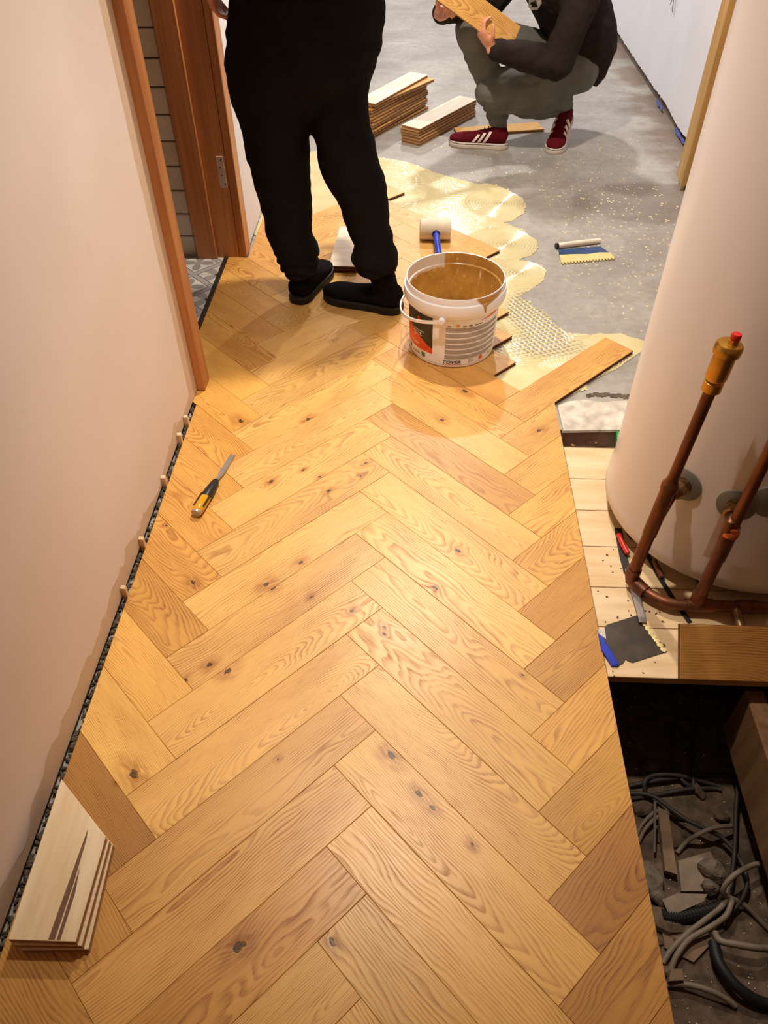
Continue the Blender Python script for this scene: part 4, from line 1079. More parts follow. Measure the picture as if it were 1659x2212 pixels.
prof = [(0.02, 0.001), (RB-0.006, 0.001), (RB-0.001, 0.004), (RB, 0.010), (br(0.19), 0.19), (br(0.192)+.001, 0.192), (0.1715, 0.205), (0.1745, 0.214), (0.1750, 0.240), (0.1735, 0.246), (0.1690, 0.247), (0.1678, 0.249), (0.1685, 0.268), (0.1670, 0.2712), (0.1640, 0.2700)]
part('shell', MB().lathe(prof, BC, (0, 0, 1), 96, cap=False), 'bucket', bk, smooth=30)
part('lining', MB().lathe([(0.1640, 0.2700), (0.1628, 0.262), (0.1600, 0.236), (0.1560, 0.232), (0.148, 0.11), (0.1455, 0.060), (0.02, 0.058)], BC, (0, 0, 1), 96, cap=False), 'bucket_in', bk, smooth=35, label='inner wall smeared with tan glue')
gl = MB(); rg = []
for rr_, hh in ((.150, .098), (.147, .100), (.12, .0985), (.06, .099), (.01, .0995)):
    rg.append([BC+Vector((rr_*math.cos(a), rr_*math.sin(a), hh+.0025*noise.noise((math.cos(a)*rr_*30, math.sin(a)*rr_*30, 2)))) for a in [2*PI*k/64 for k in range(64)]])
gl.rings(rg, True); part('glue', gl, plain('glue_wet', (214, 186, 104), 0.12), bk, smooth=True, label='yellow glue left in the bottom')
# drip over the rim
FR = math.radians(-93.2)
def cyl(a, z, off=0.0): return BC+Vector((math.cos(a), math.sin(a), 0))*(br(z)+off)+Vector((0, 0, z))
M['glue_tan'] = plain('glue_tan', (190, 140, 72), 0.35, 0, .12, 60)
dr = MB(); A0 = FR+math.radians(34)
rim = [(0.1692, .2700), (0.1700, .262), (.1695, .2495), (.1742, .2475), (.1762, .240), (.1760, .222), (.1752, .214)]
ring = []
for k, (r_, z_) in enumerate(rim):
    w0 = [-.16, -.10, -.04, -.02, .0, .03, .055][k]; w1 = [.62, .52, .42, .20, .055, .06, .07][k]
    ring.append([BC+Vector((math.cos(A0+lerp(w0, w1, j/8)), math.sin(A0+lerp(w0, w1, j/8)), 0))*(r_+.0015*math.sin(PI*j/8)+.0003)+Vector((0, 0, z_)) for j in range(9)])
vs = [p for r_ in ring for p in r_]; dr.add(vs, [(k*9+j, k*9+j+1, (k+1)*9+j+1, (k+1)*9+j) for k in range(len(ring)-1) for j in range(8)])
part('glue_drip', dr, 'glue_tan', bk, smooth=True, label='tan glue run over the rim')
# handle
hk = MB(); pv = FR-math.radians(12.0); U = Vector((math.cos(pv), math.sin(pv), 0)); V_ = Vector((-U.y, U.x, 0)); V_ = V_ if V_.x < 0 else -V_
rg = []
for k in range(41):
    t_ = PI*k/40; R_ = .182; dirv = V_*math.cos(.22)-Vector((0, 0, 1))*math.sin(.22)
    p = BC+Vector((0, 0, .196))+U*(R_*math.cos(t_))+dirv*(R_*1.04*math.sin(t_)**.85)
    rad = (p-BC-Vector((0, 0, p.z))).normalized(); w_ = Vector((0, 0, 1))*.0055; d_ = rad*.0022
    rg.append([p+w_+d_, p+w_-d_, p-w_-d_, p-w_+d_])
hk.rings(rg); part('handle', hk, 'bucket', bk, smooth=30)
for s_ in (1, -1):
    part('handle_pivot', MB().lathe([(.0115, -.012), (.0115, .004), (.009, .007), (.003, .0075)], BC+Vector((0, 0, .196))+U*s_*.178, U*s_, 20), 'bucket', bk, smooth=True)
# label
M['label_black'] = plain('label_black', (22, 20, 22), 0.35); M['label_orange'] = plain('label_orange', (232, 72, 18), 0.35)
M['label_grey'] = plain('label_text_grey', (168, 158, 156), 0.4); M['label_red'] = plain('label_red', (206, 30, 40), 0.4); M['label_white'] = plain('label_white', (246, 244, 248), 0.4)
M['label_ink'] = plain('label_ink', (40, 36, 36), 0.4); M['label_peach'] = plain('label_peach', (240, 170, 130), 0.4); M['label_green'] = plain('label_green', (92, 104, 70), 0.4)
lab = part('label', MB().add([cyl(FR+math.radians(-88+170*i/60), z, .0004) for z in (.014, .189) for i in range(61)], [(i, i+1, 62+i, 61+i) for i in range(60)]), 'label_white', bk, smooth=True)
def patch(a0, a1, zlo, zhi, mat, name, off=.0009, n=24):
    fl_ = lambda f, t_: f(t_) if callable(f) else f
    vs = []
    for i in range(n+1):
        t_ = i/n; a = FR+math.radians(lerp(a0, a1, t_))
        for j in range(5): vs.append(cyl(a, lerp(fl_(zlo, t_), fl_(zhi, t_), j/4), off))
    mb = MB().add(vs, [(i*5+j, (i+1)*5+j, (i+1)*5+j+1, i*5+j+1) for i in range(n) for j in range(4)])
    return part(name, mb, mat, lab, smooth=True)
curve = lambda t_: .120-.055*t_**1.4+.02*(1-t_)
patch(-86, -25, curve, .188, 'label_black', 'black_field')
patch(-86, -25, .047, curve, 'label_orange', 'orange_field', .0010)
patch(38, 74, lambda t_: .1785+.001*t_, lambda t_: lerp(.1795, .189, min(1, t_*1.6)), 'label_orange', 'orange_wedge')
for k in range(6):
    z1 = .160-.0215*k
    vs = []; fs = []
    for j in range(5):
        zl = z1-.0034*j
        for i in range(25):
            a = FR+math.radians(lerp(-8, 70 if j < 4 else 52, i/24)); vs += [cyl(a, zl-.0023, .0009), cyl(a, zl, .0009)]
        b0 = j*50; fs += [(b0+2*i, b0+2*i+2, b0+2*i+3, b0+2*i+1) for i in range(24)]
    part('text_block', MB().add(vs, fs), 'label_grey', lab)
for k in range(6): patch(-7.5, -6, .1585-.0215*k, .1605-.0215*k, 'label_red', 'bullet', .0012, 2)
for a in (-6, 4.5, 13, 21, 28.5, 35): patch(a, a+4.5, .1655, .1685 if a != 4.5 else .1745, 'label_ink' if a != 4.5 else 'label_peach', 'pictogram', .0010, 4)
patch(-1.5, -1.5+0.01, .16, .17, 'label_ink', 'tick', .001, 1)
patch(40, 46, .0205, .033, 'label_orange', 'hazard_sign', .0011, 4)
patch(-42, -36, .022, .040, 'label_green', 'eco_square', .0011, 4)
patch(-72, -66, .024, .040, 'label_green', 'eco_emblem', .0010, 6)
patch(-62, -45, .026, .028, 'label_ink', 'eco_line', .0011, 6)
patch(-10, 16, .0152, .0168, 'label_red', 'underline', .0012, 8)
def text(s, a0, z, size, mat, name, slant=0.0, sx=1.0, off=.0014):
    cu = bpy.data.curves.new('txt', 'FONT'); cu.body = s; cu.size = size; cu.shear = slant; cu.resolution_u = 3; cu.offset = size*.02
    o_ = bpy.data.objects.new('txt', cu); col.objects.link(o_)
    dg = bpy.context.evaluated_depsgraph_get(); dg.update(); me = bpy.data.meshes.new_from_object(o_.evaluated_get(dg))
    bpy.data.objects.remove(o_); bpy.data.curves.remove(cu)
    bm = bmesh.new(); bm.from_mesh(me); bmesh.ops.triangulate(bm, faces=bm.faces[:]); bm.to_mesh(me); bm.free()
    for v in me.vertices:
        a = FR+math.radians(a0)+v.co.x*sx/br(z); p = cyl(a, z+v.co.y, off); v.co = p-ORG[lab.name]
    me.materials.clear(); me.materials.append(M[mat]); return link(name, me, lab)
text('TOVER', -11, .0195, .0165, 'label_ink', 'brand_lettering', .25, 1.25)
text('EC', -84, .158, .030, 'label_orange', 'product_lettering', 0, 1.1)
text('P', -50, .154, .026, 'label_orange', 'product_lettering', 0, 1.0)
for k, s in enumerate(('PARQUET ADHESIVE', 'PARKETTKLEBER', 'COLLE PARQUET', 'LIJM')): text(s, -58, .117-.0085*k, .0058, 'label_white', 'small_print', 0, 1.0)
text('5.7', 56, .026, .010, 'label_ink', 'weight_lettering', 0, 1.1)
text('Color', -62, .062, .013, 'label_white', 'script_lettering', .35, 1.2)
for k in range(3): text('UN 12 34', 24, .031-.0055*k, .0045, 'label_ink', 'small_print')
# ================================================================== PEOPLE
def cloth(name, rgb, var=.18):
    t = NT(name); P = t.coord(); n = t.noise(P, 9, 4); n2 = t.noise(P, 700, 2); c = lin(rgb)
    t.out(t.mix(t.mapr(n, .3, .7), tuple(v*(1-var) for v in c), tuple(v*(1+var) for v in c)), 0.92, 0, 0.08)
    t.bump(n2, 0.25, 0.0015); return t.m
M['black_cloth'] = cloth('black_jersey', (27, 25, 24)); M['black_suede'] = cloth('black_suede', (17, 15, 14)); M['black_sole'] = plain('black_sole', (20, 18, 17), 0.55)
M['grey_cloth'] = cloth('grey_jersey', (108, 105, 98)); M['hoodie'] = cloth('brown_black_fleece', (44, 36, 32)); M['hood_cuff'] = cloth('fleece_rib', (44, 38, 34))
M['burgundy'] = cloth('burgundy_suede', (88, 17, 27)); M['shoe_white'] = plain('shoe_white', (226, 212, 198), 0.5); M['sock'] = cloth('grey_sock', (96, 94, 94))
M['hood_print'] = plain('faded_print', (96, 88, 82), 0.8)
M['stripe_dark'] = plain('navy_line', (36, 28, 40), 0.5)
def skin_mat():
    t = NT('skin'); P = t.coord(); n = t.noise(P, 30, 3)
    t.out(t.mix(t.mapr(n, .3, .7), lin((206, 138, 108)), lin((220, 156, 126))), 0.5, 0, 0.4); t.set(t.b.inputs['Subsurface Weight'], 0.1)
    t.set(t.b.inputs['Subsurface Radius'], (0.01, 0.004, 0.002)); return t.m
M['skin'] = skin_mat(); M['hair'] = plain('dark_hair', (40, 28, 20), 0.6, 0, .3, 80, .6); M['eye'] = plain('eye_white', (230, 226, 220), 0.2); M['lip'] = plain('lip', (170, 96, 84), 0.5)
def head_parts(mb, c, f, up):
    """skull, jaw, nose, ears about the centre c, facing f"""
    f = f.normalized(); s = up.cross(f).normalized(); u = f.cross(s).normalized()
    R = Matrix((f, s, u)).transposed(); e = R.to_euler()
    mb.ellipsoid(c+u*.025, (.098, .076, .095), e); mb.ellipsoid(c+f*.018-u*.045, (.070, .058, .068), e); mb.ellipsoid(c+f*.062-u*.088, (.024, .028, .020), e)
    mb.capsule(c+f*.090+u*.022, c+f*.106-u*.018, .0085, .014); mb.ellipsoid(c+f*.098-u*.020, (.012, .018, .010), e)
    for q_ in (-1, 1):
        mb.ellipsoid(c+s*.078*q_-u*.002-f*.008, (.022, .008, .032), e); mb.capsule(c+f*.082+s*.014*q_+u*.034, c+f*.074+s*.050*q_+u*.034, .010, .009)
        mb.ellipsoid(c+f*.066+s*.038*q_-u*.022, (.022, .022, .020), e)
    mb.capsule(c+f*.080-s*.020-u*.060, c+f*.080+s*.020-u*.060, .010, .010)
    return f, s, u
def finger(mb, base, d1, d2, d3, l, r): 
    p1 = base+d1.normalized()*l*.45; p2 = p1+d2.normalized()*l*.32; p3 = p2+d3.normalized()*l*.23
    mb.capsule(base, p1, r*1.08, r, 10); mb.capsule(p1, p2, r, r*.93, 10); mb.capsule(p2, p3, r*.93, r*.8, 10)
def hand(mb, wrist, d, pn, side, curl):
    """d: from wrist to knuckles, pn: palm normal, side: towards the thumb; curl 0..1"""
    d = d.normalized(); side = (side-d*side.dot(d)).normalized(); pn = (pn-d*pn.dot(d)-side*pn.dot(side)).normalized()
    R = Matrix((d, side, pn)).transposed().to_euler()
    mb.ellipsoid(wrist+d*.050, (.058, .041, .0165), R); mb.ellipsoid(wrist+d*.078, (.026, .040, .0150), R); mb.ellipsoid(wrist+d*.035+side*.024+pn*.006, (.036, .018, .016), R)
    for k, (o_, l) in enumerate(((.028, .078), (.0095, .086), (-.0095, .080), (-.027, .064))):
        b_ = wrist+d*(.092-.004*abs(k-1))+side*o_
        a1 = .25+curl*.75; a2 = a1+.3+curl*1.0; a3 = a2+.2+curl*.55
        spread = side*(.05*(1.5-k))
        finger(mb, b_, d*math.cos(a1)+pn*math.sin(a1)+spread, d*math.cos(a2)+pn*math.sin(a2), d*math.cos(a3)+pn*math.sin(a3), l, .0082-.0006*(k == 3))
    tb = wrist+d*.032+side*.034+pn*.004
    finger(mb, tb, d*.62+side*.7+pn*.25, d*.85+side*.30+pn*(.25+.5*curl), d*.9-side*.05+pn*(.3+.7*curl), .074, .0098)
def shoe_mesh(L_, hw, hz, collar, mat, name, bend_=0.0, ballx=.20):
    """upper in local axes: x from heel to toe, z up, sole plane z=.024"""
    mb = MB(); rg = []
    secs = [(.000, .45, .060, .075), (.012, .72, .030, hz), (.05, .86, .026, hz), (.10, .84, .026, hz*.92), (.145, .86, .026, hz*.80), (.19, .96, .026, hz*.68), (.235, 1.0, .026, hz*.63), (.270, .90, .026, hz*.58), (.295, .66, .026, hz*.50), (.308, .30, .03, hz*.40)]
    for x, w_, z0, z1 in secs:
        x = x/.308*L_; ring = []; a_ = hw*w_
        for k in range(20):
            th = 2*PI*k/20; cx_, sz_ = math.cos(th), math.sin(th); ex = .75
            top = sz_ > 0; yy = a_*math.copysign(abs(cx_)**ex, cx_)*(1.0 if not top else (1-.42*sz_**1.5))
            ring.append((x, yy, (z0+z1)/2+(z1-z0)/2*math.copysign(abs(sz_)**(.8 if top else .45), sz_)))
        rg.append(ring)
    mb.rings(rg)
    if collar: mb.tube([(.056, 0, .05), (.066, 0, hz), (.084, 0, collar)], [.042, .046, .047], 20)
    else: mb.tube([(.060, 0, .04), (.058, 0, hz+.004)], [.036, .036], 20)
    return mb
def sole_ring(L_, hw, z, grow=0.0):
    out = []
    pts = [(.0, .0), (.004, .40), (.018, .70), (.05, .84), (.10, .78), (.15, .84), (.20, .98), (.24, 1.0), (.275, .84), (.298, .50), (.308, .0)]
    for x, w_ in pts: out.append((x/.308*L_+(grow if x > .15 else -grow)*(1 if w_ < .5 else .3), w_*(hw+grow), z))
    for x, w_ in reversed(pts[1:-1]): out.append((x/.308*L_+(grow if x > .15 else -grow)*(1 if w_ < .5 else .3), -w_*(hw+grow), z))
    return out
def place(heel, toe, pitch=0.0, bend_=0.0, ball=.205, lift=0.0):
    """maps the shoe's own axes to the floor; the part behind the ball turns up by bend_"""
    h = Vector(heel); t_ = Vector(toe); d = (t_-h); d.z = 0; d.normalize(); s = Vector((-d.y, d.x, 0))
    def fn(v):
        x, z = v.x, v.z
        if bend_:
            k = min(1.0, max(0.0, (ball-x)/.07+.35)); a = bend_*k
            rx, rz = x-ball, z; x = ball+rx*math.cos(a)+rz*math.sin(a); z = -rx*math.sin(a)+rz*math.cos(a)
        return Vector((h.x, h.y, lift))+d*x+s*v.y+Vector((0, 0, z))
    return fn
def make_shoe(parent, fn, L_, hw, hz, collar, up_mat, sole_mat, stripes=False, label=None):
    me = organic('shoe', shoe_mesh(L_, hw, hz, collar, up_mat, 'shoe'), up_mat, .0045, 5)
    for v in me.vertices: v.co = fn(v.co)
    sh = opart('shoe', me, parent, label)
    rg = [sole_ring(L_, hw, .0, .0), sole_ring(L_, hw, .004, .004), sole_ring(L_, hw, .024, .005), sole_ring(L_, hw, .030, .003), sole_ring(L_, hw, .031, -.004)]
    mb = MB()
    # subdivide along the length so that the sole can bend
    mb.rings(rg); mb.xf(fn); part('sole', mb, sole_mat, sh, smooth=50)
    if stripes:
        mb = MB(); mb.rings([sole_ring(L_, hw, .0235, .0056), sole_ring(L_, hw, .0262, .0056)], False); mb.xf(fn); part('sole_line', mb, 'stripe_dark', sh)
        # three stripes each side, hugging the upper
        for s_ in (1, -1):
            for k in range(3):
                x0 = .118+.031*k; rgs = []
                for j in range(7):
                    t_ = j/6; z = lerp(.028, hz*(.84-.08*k), t_); x = x0-.036*t_+.01
                    # half width of the upper at this section
                    xx = x/L_*.308; secs = [(0, .45), (.012, .72), (.05, .86), (.10, .84), (.145, .86), (.19, .96), (.235, 1.0)]
                    w_ = next((lerp(a[1], b[1], (xx-a[0])/(b[0]-a[0])) for a, b in zip(secs, secs[1:]) if a[0] <= xx <= b[0]), .9)
                    hh = hz*(1-.35*max(0, (xx-.08))/.11); tt = (z-.026)/(hh-.026); tt = max(0.02, min(.98, tt)); sz = abs(2*tt-1)**(1/.8 if tt > .5 else 1/.45)*(1 if tt > .5 else -1)
                    cx_ = max(0.05, 1-sz*sz)**.5; yy = hw*w_*cx_**.75*(1 if sz <= 0 else 1-.42*sz**1.5)
                    rgs.append([(x-.0075, s_*(yy+.0035), z), (x+.0075, s_*(yy+.0035), z), (x+.0075, s_*(yy-.006), z), (x-.0075, s_*(yy-.006), z)])
                mb = MB(); mb.rings(rgs); mb.xf(fn); part('stripe', mb, 'shoe_white', sh)
        for k in range(4):
            x = .175-.022*k; z = hz*(.66+.085*k); mb = MB().tube([fn(Vector((x, y_, z+.006-abs(y_)*.25))) for y_ in (-.024, -.01, .01, .024)], .0028, 8); part('lace', mb, 'burgundy', sh, smooth=True)
    else:
        for k in range(3):
            mb = MB(); mb.rings([sole_ring(L_, hw, .007+.007*k, .0058), sole_ring(L_, hw, .0085+.007*k, .0058)], False); mb.xf(fn); part('sole_groove', mb, 'black_cloth', sh)
        mb = MB().tube([fn(Vector((.030, y_, collar-.010+z_))) for y_, z_ in ((-.008, 0), (-.009, .018), (0, .026), (.009, .018), (.008, 0))], .0035, 8); part('pull_tab', mb, 'black_cloth', sh, smooth=True)
    return sh
def fold(amp, f1, f2, seed):
    def fn(p):
        return amp*(noise.noise((p.x*f1+seed, p.y*f1, p.z*f2))+.5*noise.noise((p.x*f1*2.3, p.y*f1*2.3+seed, p.z*f2*2.1)))
    return fn

# ---------------------------------------------------------------- the standing one, seen from behind
st = thing('person', 'standing person seen from behind in black trousers and black ankle shoes', 'person', (-0.10, 0.74, 0))
LLEG = [(20,492,662),(60,489,664),(111,487,668),(158,488,671),(206,498,672),(253,514,672),(301,528,670),(332,532,669),(358,543,670),(411,555,672),(443,563,674),(490,573,675),(515,580,678),(530,586,688),(545,593,690),(562,598,686),(575,604,688),(588,612,692)]
RLEG = [(20,672,832),(60,672,829),(95,672,827),(136,672,815),(174,671,801),(222,671,796),(269,672,797),(291,675,804),(316,682,812),(348,690,822),(373,694,829),(396,705,833),(427,723,837),(459,740,841),(490,748,844),(513,757,846),(528,764,850),(540,762,859),(557,757,860),(572,766,855),(584,772,850)]
def legloft(rows, yfun, depth):
    rg = []
    for i, (py, a, b) in enumerate(rows):
        y_ = yfun(py); p, q_ = ony(a, py, y_), ony(b, py, y_); c_ = (p+q_)/2; r_ = (q_-p).length/2; u_ = (q_-p).normalized()
        dep = r_*depth(py); v_ = Vector((0, 1, 0)); rg.append([c_+u_*r_*math.cos(2*PI*k/28)+v_*dep*math.sin(2*PI*k/28) for k in range(28)])
    return rg
yl = lambda py: .80 if py < 200 else lerp(.80, .765, (py-200)/388.0)
yr_ = lambda py: .80 if py < 200 else lerp(.80, .69, (py-200)/388.0)
dl = lambda py: lerp(.92, 1.05, min(1, py/350.0))
tz = MB(); tz.rings(legloft(LLEG, yl, dl)); tz.rings(legloft(RLEG, yr_, dl))
PEL = [(-60,505,822),(-20,496,832),(20,492,832),(60,489,829),(111,489,824),(158,492,804),(195,510,788),(225,545,765),(255,600,735)]
tz.rings(legloft(PEL, lambda py: .80, lambda py: .64 if py < 160 else .52))
pcx = (ony(492, 20, .8).x+ony(832, 20, .8).x)/2
def fold_st(p):
    a = .006*noise.noise((p.x*9, p.y*7, p.z*16))+.0045*noise.noise((p.x*18, p.y*12+3, p.z*30))
    if p.z < .22: a += .0045*math.sin(p.z*170+6*noise.noise((p.x*8, p.y*8, 0)))*max(0, 1-abs(p.z-.14)/.09)
    if .4 < p.z < .66: a += .005*noise.noise(((p.x+p.z*.8)*22, p.y*6, p.z*8))
    return a
opart('trousers', organic('trousers', tz, 'black_cloth', .0075, 5, fold_st), st, 'black jersey trousers with bunched cuffs')
HB = Vector((pcx, .80, 0))                                             # trunk axis
body = MB()
body.capsule(HB+Vector((0, 0, .93)), HB+Vector((0, -.01, 1.15)), .125, .13, 20); body.capsule(HB+Vector((0, -.01, 1.15)), HB+Vector((0, .0, 1.36)), .13, .14, 20)
body.capsule(HB+Vector((-.15, 0, 1.44)), HB+Vector((.15, 0, 1.44)), .065, .065); body.capsule(HB+Vector((0, .0, 1.42)), HB+Vector((0, .03, 1.58)), .058, .056)
hf, hs, hu = head_parts(body, HB+Vector((0, .055, 1.68)), Vector((.06, 1, -.30)), Vector((0, 0, 1)))
wl_ = ony(462, -20, .78); tip = ony(482, 46, .79)
shl, shr = HB+Vector((-.205, 0, 1.43)), HB+Vector((.205, 0, 1.43)); ell_ = HB+Vector((-.285, .0, 1.20)); elr = HB+Vector((.28, .05, 1.18)); wr_ = HB+Vector((.20, .26, 1.06))
wl_ = Vector((wl_.x-.022, .79, wl_.z+.045))
for a, b, c_ in ((shl, ell_, wl_), (shr, elr, wr_)):
    body.capsule(a, b, .048, .040); body.capsule(b, c_, .040, .026)
hand(body, wl_, Vector((.22, .08, -1)), Vector((1, .2, .2)), Vector((.2, 1, .0)), .35)
hand(body, wr_, Vector((-.4, .8, -.25)), Vector((-.5, -.2, -1)), Vector((-.6, -.3, .6)), .6)
for k, (rows, yf, ft) in enumerate(((LLEG, yl, Vector((-.278, .775, .06))), (RLEG, yr_, Vector((.022, .690, .06))))):
    ctr = lambda i: (ony(rows[i][1], rows[i][0], yf(rows[i][0]))+ony(rows[i][2], rows[i][0], yf(rows[i][0])))/2
    js_ = [HB+Vector((-.10 if k == 0 else .10, 0, .92))]+[ctr(i) for i in (5, 7, 9, 11, 13, len(rows)-1)]+[ft]
    rs_ = [.075, .062, .055, .05, .045, .036, .030, .028]
    for i in range(len(js_)-1): body.capsule(js_[i], js_[i+1], rs_[i], rs_[i+1])
opart('body', organic('body', body, 'skin', .0055, 5), st)
jm = MB(); jm.rings([[HB+Vector((r1*math.cos(2*PI*k/30), r2*math.sin(2*PI*k/30)+oy, z)) for k in range(30)] for z, r1, r2, oy in ((1.03, .222, .160, 0), (1.045, .236, .170, 0), (1.10, .215, .160, 0), (1.25, .212, .155, .0), (1.38, .215, .15, 0), (1.46, .17, .12, 0), (1.52, .085, .085, .01))])
for a, b, c_ in ((shl, ell_, wl_), (shr, elr, wr_)):
    jm.capsule(a, b, .078, .066); jm.capsule(b, b+(c_-b)*.93, .066, .046)
jm.capsule(shl, shr, .088, .088, 18); jm.capsule(HB+Vector((0, 0, 1.44)), HB+Vector((0, .012, 1.53)), .095, .072, 18)
opart('sweater', organic('sweater', jm, 'black_cloth', .008, 5, fold(.007, 7, 10, 4)), st, 'black sweater')
hm = MB(); hc_ = HB+Vector((0, .055, 1.68)); e = Matrix((hf, hs, hu)).transposed().to_euler(); hm.ellipsoid(hc_-hf*.018+hu*.045, (.098, .084, .090), e); hm.ellipsoid(hc_-hf*.045-hu*.02, (.062, .080, .075), e)
opart('hair', organic('hair', hm, 'hair', .006, 3, fold(.004, 40, 40, 2)), st)
for q_ in (-1, 1): part('eye', MB().ellipsoid(hc_+hf*.079+hs*.032*q_+hu*.012, (.012, .013, .011), e), 'eye', st, True)
for fx, fy, tx, ty in ((-.283, .785, -.275, .775), (.022, .690, .0, .70)):
    part('sock', MB().tube([(fx, fy, .05), (fx, fy, .11), (tx, ty, .19)], [.040, .041, .042], 18), 'black_cloth', st, True)
make_shoe(st, place((-0.312, .705, 0), (-0.225, .985, 0)), .300, .052, .104, .168, 'black_suede', 'black_sole', label='black suede ankle shoe pointing away')
make_shoe(st, place((.096, .662, 0), (-.215, .775, 0)), .325, .055, .106, .170, 'black_suede', 'black_sole', label='black suede ankle shoe turned sideways')

# ---------------------------------------------------------------- the crouching one
cp_ = thing('person', 'crouching person in dark hoodie, grey joggers and burgundy striped shoes', 'person', (0.72, 2.48, ZS))
Z = Vector((0, 0, 1))
an1 = Vector((.575, 2.45, .105)); kn1 = Vector((.395, 2.44, .535)); hp1 = Vector((.80, 2.66, .37))
an2 = Vector((.925, 2.52, .150)); kn2 = Vector((.522, 2.40, .275)); hp2 = Vector((.955, 2.52, .345))
pel = Vector((.93, 2.62, .37)); ch_ = Vector((.80, 2.54, .80)); nk = Vector((.72, 2.48, .97)); hd_ = Vector((.65, 2.43, 1.09))
tj = MB()
tj.capsule(an1+Vector((-.012, 0, .035)), an1+Vector((-.03, 0, .12)), .058, .066, 20); tj.capsule(an1+Vector((-.03, 0, .12)), kn1, .066, .082, 20); tj.capsule(kn1, hp1, .084, .110, 20)
tj.capsule(an2+Vector((-.02, 0, .035)), lerp(an2, kn2, .35)+Vector((0, 0, .0)), .062, .080, 20); tj.capsule(lerp(an2, kn2, .35), kn2+Vector((0, 0, -.01)), .080, .086, 20)
tj.capsule(kn2, hp2, .090, .120, 20); tj.ellipsoid(pel+Vector((.02, .0, -.015)), (.155, .165, .135)); tj.capsule(hp2, pel, .120, .13)
def fold_cr(p):
    a = .005*noise.noise((p.x*12, p.y*9, p.z*20))+.003*noise.noise((p.x*26, p.y*20, p.z*36))
    if p.z < .2: a += .004*math.sin(p.z*150+4*noise.noise((p.x*9, p.y*9, 0)))
    if p.x < .75 and .15 < p.z < .42 and p.y < 2.5: a += .007*noise.noise(((p.x*.4)*10, p.y*5, p.z*38))
    return a
opart('trousers', organic('trousers', tj, 'grey_cloth', .0075, 5, fold_cr), cp_, 'grey jersey jogging trousers')
# the block held in both hands
e0 = ony(1112, 86, 2.27); e1_ = ony(985, -9, 2.20); pd = (e1_-e0).normalized()
pn_ = (CAM-e0).normalized(); pn_ = (pn_+Vector((0, 0, .35))).normalized(); sw = pn_.cross(pd).normalized(); pn_ = pd.cross(sw).normalized()
o = link('parquet_block', mesh_up); o.color = (1.0, .93, .8, 1)
Rm = Matrix((pd, sw, pn_)).transposed().to_4x4(); Rm.translation = e0+pd*LB/2; o.matrix_world = Rm
tag(o, 'oak parquet block held in the crouching person\'s hands', 'parquet block')
lowside = sw if (sw.dot(CU) < 0) else -sw                             # edge that looks down in the picture
hl = e0+pd*.155+lowside*.062-pn_*.010; hr_ = e0+pd*.335+lowside*.062-pn_*.010
# arms
shL = Vector((.95, 2.40, .82)); shR = Vector((.67, 2.66, .82)); elL = ony(1203, 137, 2.27); wrL = ony(1062, 106, 2.22); elR = Vector((.50, 2.66, .62)); wrR = ony(948, 30, 2.30)
body = MB(); body.capsule(pel, lerp(pel, ch_, .5), .09, .10, 20); body.capsule(lerp(pel, ch_, .5), ch_, .10, .11, 20)
body.capsule(shL, shR, .06, .06); body.capsule(ch_+Vector((-.02, -.02, .08)), hd_+Vector((.03, .03, -.05)), .058, .056)
cf, cs, cu_ = head_parts(body, hd_, Vector((-.70, -.50, -.62)), Vector((0, 0, 1)))
for a, b, c_ in ((shL, elL, wrL), (shR, elR, wrR)): body.capsule(a, b, .048, .040); body.capsule(b, c_, .040, .027)
for h_, k_, a_ in ((hp1, kn1, an1), (hp2, kn2, an2)): body.capsule(h_, k_, .075, .052); body.capsule(k_, a_, .052, .036)
hand(body, wrL, (hl-wrL), pn_*-.2-lowside, -pd*.2+pn_, .55)
hand(body, wrR, (hr_-wrR), pn_*-.2-lowside, pn_, .55)
opart('body', organic('body', body, 'skin', .0052, 4), cp_)
hz_ = MB(); fwd = Vector((-.82, -.45, 0)).normalized(); sid = Vector((-fwd.y, fwd.x, 0))
def oval(c_, a_, b_, tilt=0.0): return [c_+sid*a_*math.cos(2*PI*k/30)+(fwd*math.cos(tilt)+Z*math.sin(tilt))*b_*math.sin(2*PI*k/30) for k in range(30)]
hz_.rings([oval(Vector((.975, 2.64, .285)), .150, .115, .5), oval(Vector((.975, 2.635, .34)), .185, .150, .4), oval(Vector((.955, 2.62, .46)), .225, .20, .25), oval(Vector((.905, 2.59, .58)), .24, .22, .15), oval(Vector((.84, 2.56, .70)), .23, .21, .1), oval(Vector((.80, 2.53, .83)), .20, .14, 0), oval(Vector((.77, 2.51, .93)), .10, .09, 0)])
for a, b, c_ in ((shL, elL, wrL), (shR, elR, wrR)):
    hz_.capsule(a, b, .086, .076, 18); hz_.capsule(b, lerp(b, c_, .5), .076, .066, 18); hz_.capsule(lerp(b, c_, .5), lerp(b, c_, .90), .066, .050, 18)
hz_.capsule(shL, shR, .088, .088, 18)
hz_.ellipsoid(ch_+Vector((.05, .05, .14)), (.12, .12, .06), Euler((.3, .4, 0)))
def fold_h(p):
    return .007*noise.noise((p.x*9, p.y*9, p.z*11))+.005*noise.noise((p.x*24, p.y*18, p.z*22))+.0025*noise.noise((p.x*50, p.y*40, p.z*50))
hme = organic('hoodie', hz_, 'hoodie', .0075, 5, fold_h)
from mathutils.bvhtree import BVHTree
bv = BVHTree.FromPolygons([v.co.copy() for v in hme.vertices], [tuple(f.vertices) for f in hme.polygons])
def on_hood(px, py):
    h = bv.ray_cast(CAM, ray(px, py).normalized()); return h[0], h[1]
emb = []
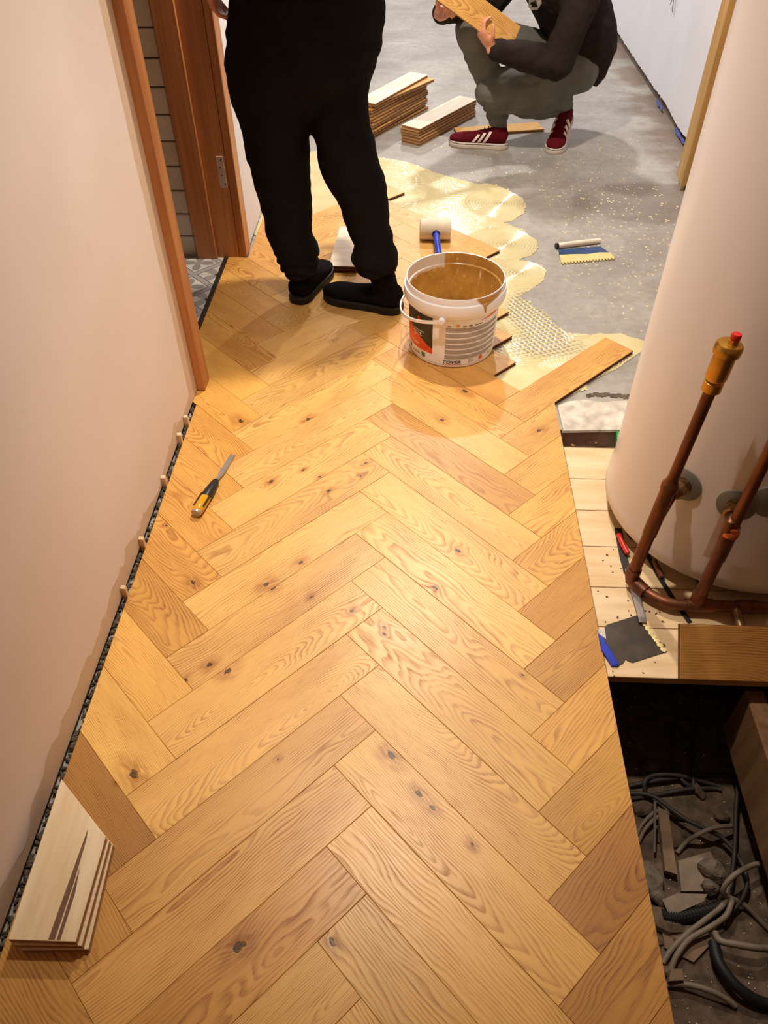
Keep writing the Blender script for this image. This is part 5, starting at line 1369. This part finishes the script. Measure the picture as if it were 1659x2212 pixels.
for pts, mat, nm in (([(1146, -8), (1168, -6), (1170, 8), (1164, 18), (1152, 19), (1144, 12)], 'shoe_white', 'emblem'), ([(1157, 0), (1165, 12), (1151, 12)], 'hoodie', 'emblem_mark'), ([(1144, 22), (1168, 22), (1168, 26), (1144, 26)], 'hood_print', 'emblem_lettering'), ([(1147, 29), (1166, 29), (1166, 33), (1147, 33)], 'hood_print', 'emblem_lettering')):
    hit = [on_hood(*q_) for q_ in pts]
    if all(h[0] is not None for h in hit):
        nn = sum((h[1] for h in hit), Vector()).normalized(); off = .009 if nm != 'emblem_mark' else .011
        emb.append((MB().rings([[h[0]-nn*.012 for h in hit], [h[0]+nn*off for h in hit]]), mat, nm))
hood = opart('hoodie', hme, cp_, 'dark brown-black hoodie')
for mb, mat, nm in emb: part(nm, mb, mat, hood)

for b, c_ in ((elL, wrL), (elR, wrR)):
    d_ = (c_-b).normalized(); part('cuff', MB().tube([c_-d_*.045, c_-d_*.03, c_-d_*.006, c_+d_*.004], [.046, .050, .044, .036], 20), 'hood_cuff', cp_, True)
hm = MB(); e = Matrix((cf, cs, cu_)).transposed().to_euler(); hm.ellipsoid(hd_-cf*.018+cu_*.045, (.098, .084, .088), e); hm.ellipsoid(hd_-cf*.048-cu_*.02, (.06, .08, .075), e)
opart('hair', organic('hair', hm, 'hair', .006, 3, fold(.004, 40, 40, 6)), cp_)
for q_ in (-1, 1): part('eye', MB().ellipsoid(hd_+cf*.079+cs*.032*q_+cu_*.012, (.012, .013, .011), e), 'eye', cp_, True)
for a_, k in ((an1, 0), (an2, 1)):
    part('sock', MB().tube([a_+Vector((.008, 0, -.05)), a_+Vector((0, 0, .0)), a_+Vector((-.012, 0, .06))], [.040, .041, .043], 20), 'sock', cp_, True)
make_shoe(cp_, place((.628, 2.425, 0), (.30, 2.485, 0), lift=ZS), .318, .053, .106, 0, 'burgundy', 'shoe_white', True, 'burgundy suede shoe with three white stripes, flat on the screed')
make_shoe(cp_, place((.972, 2.615, 0), (.862, 2.345, 0), bend_=.62, lift=ZS), .30, .051, .106, 0, 'burgundy', 'shoe_white', True, 'burgundy suede shoe with three white stripes, heel raised')
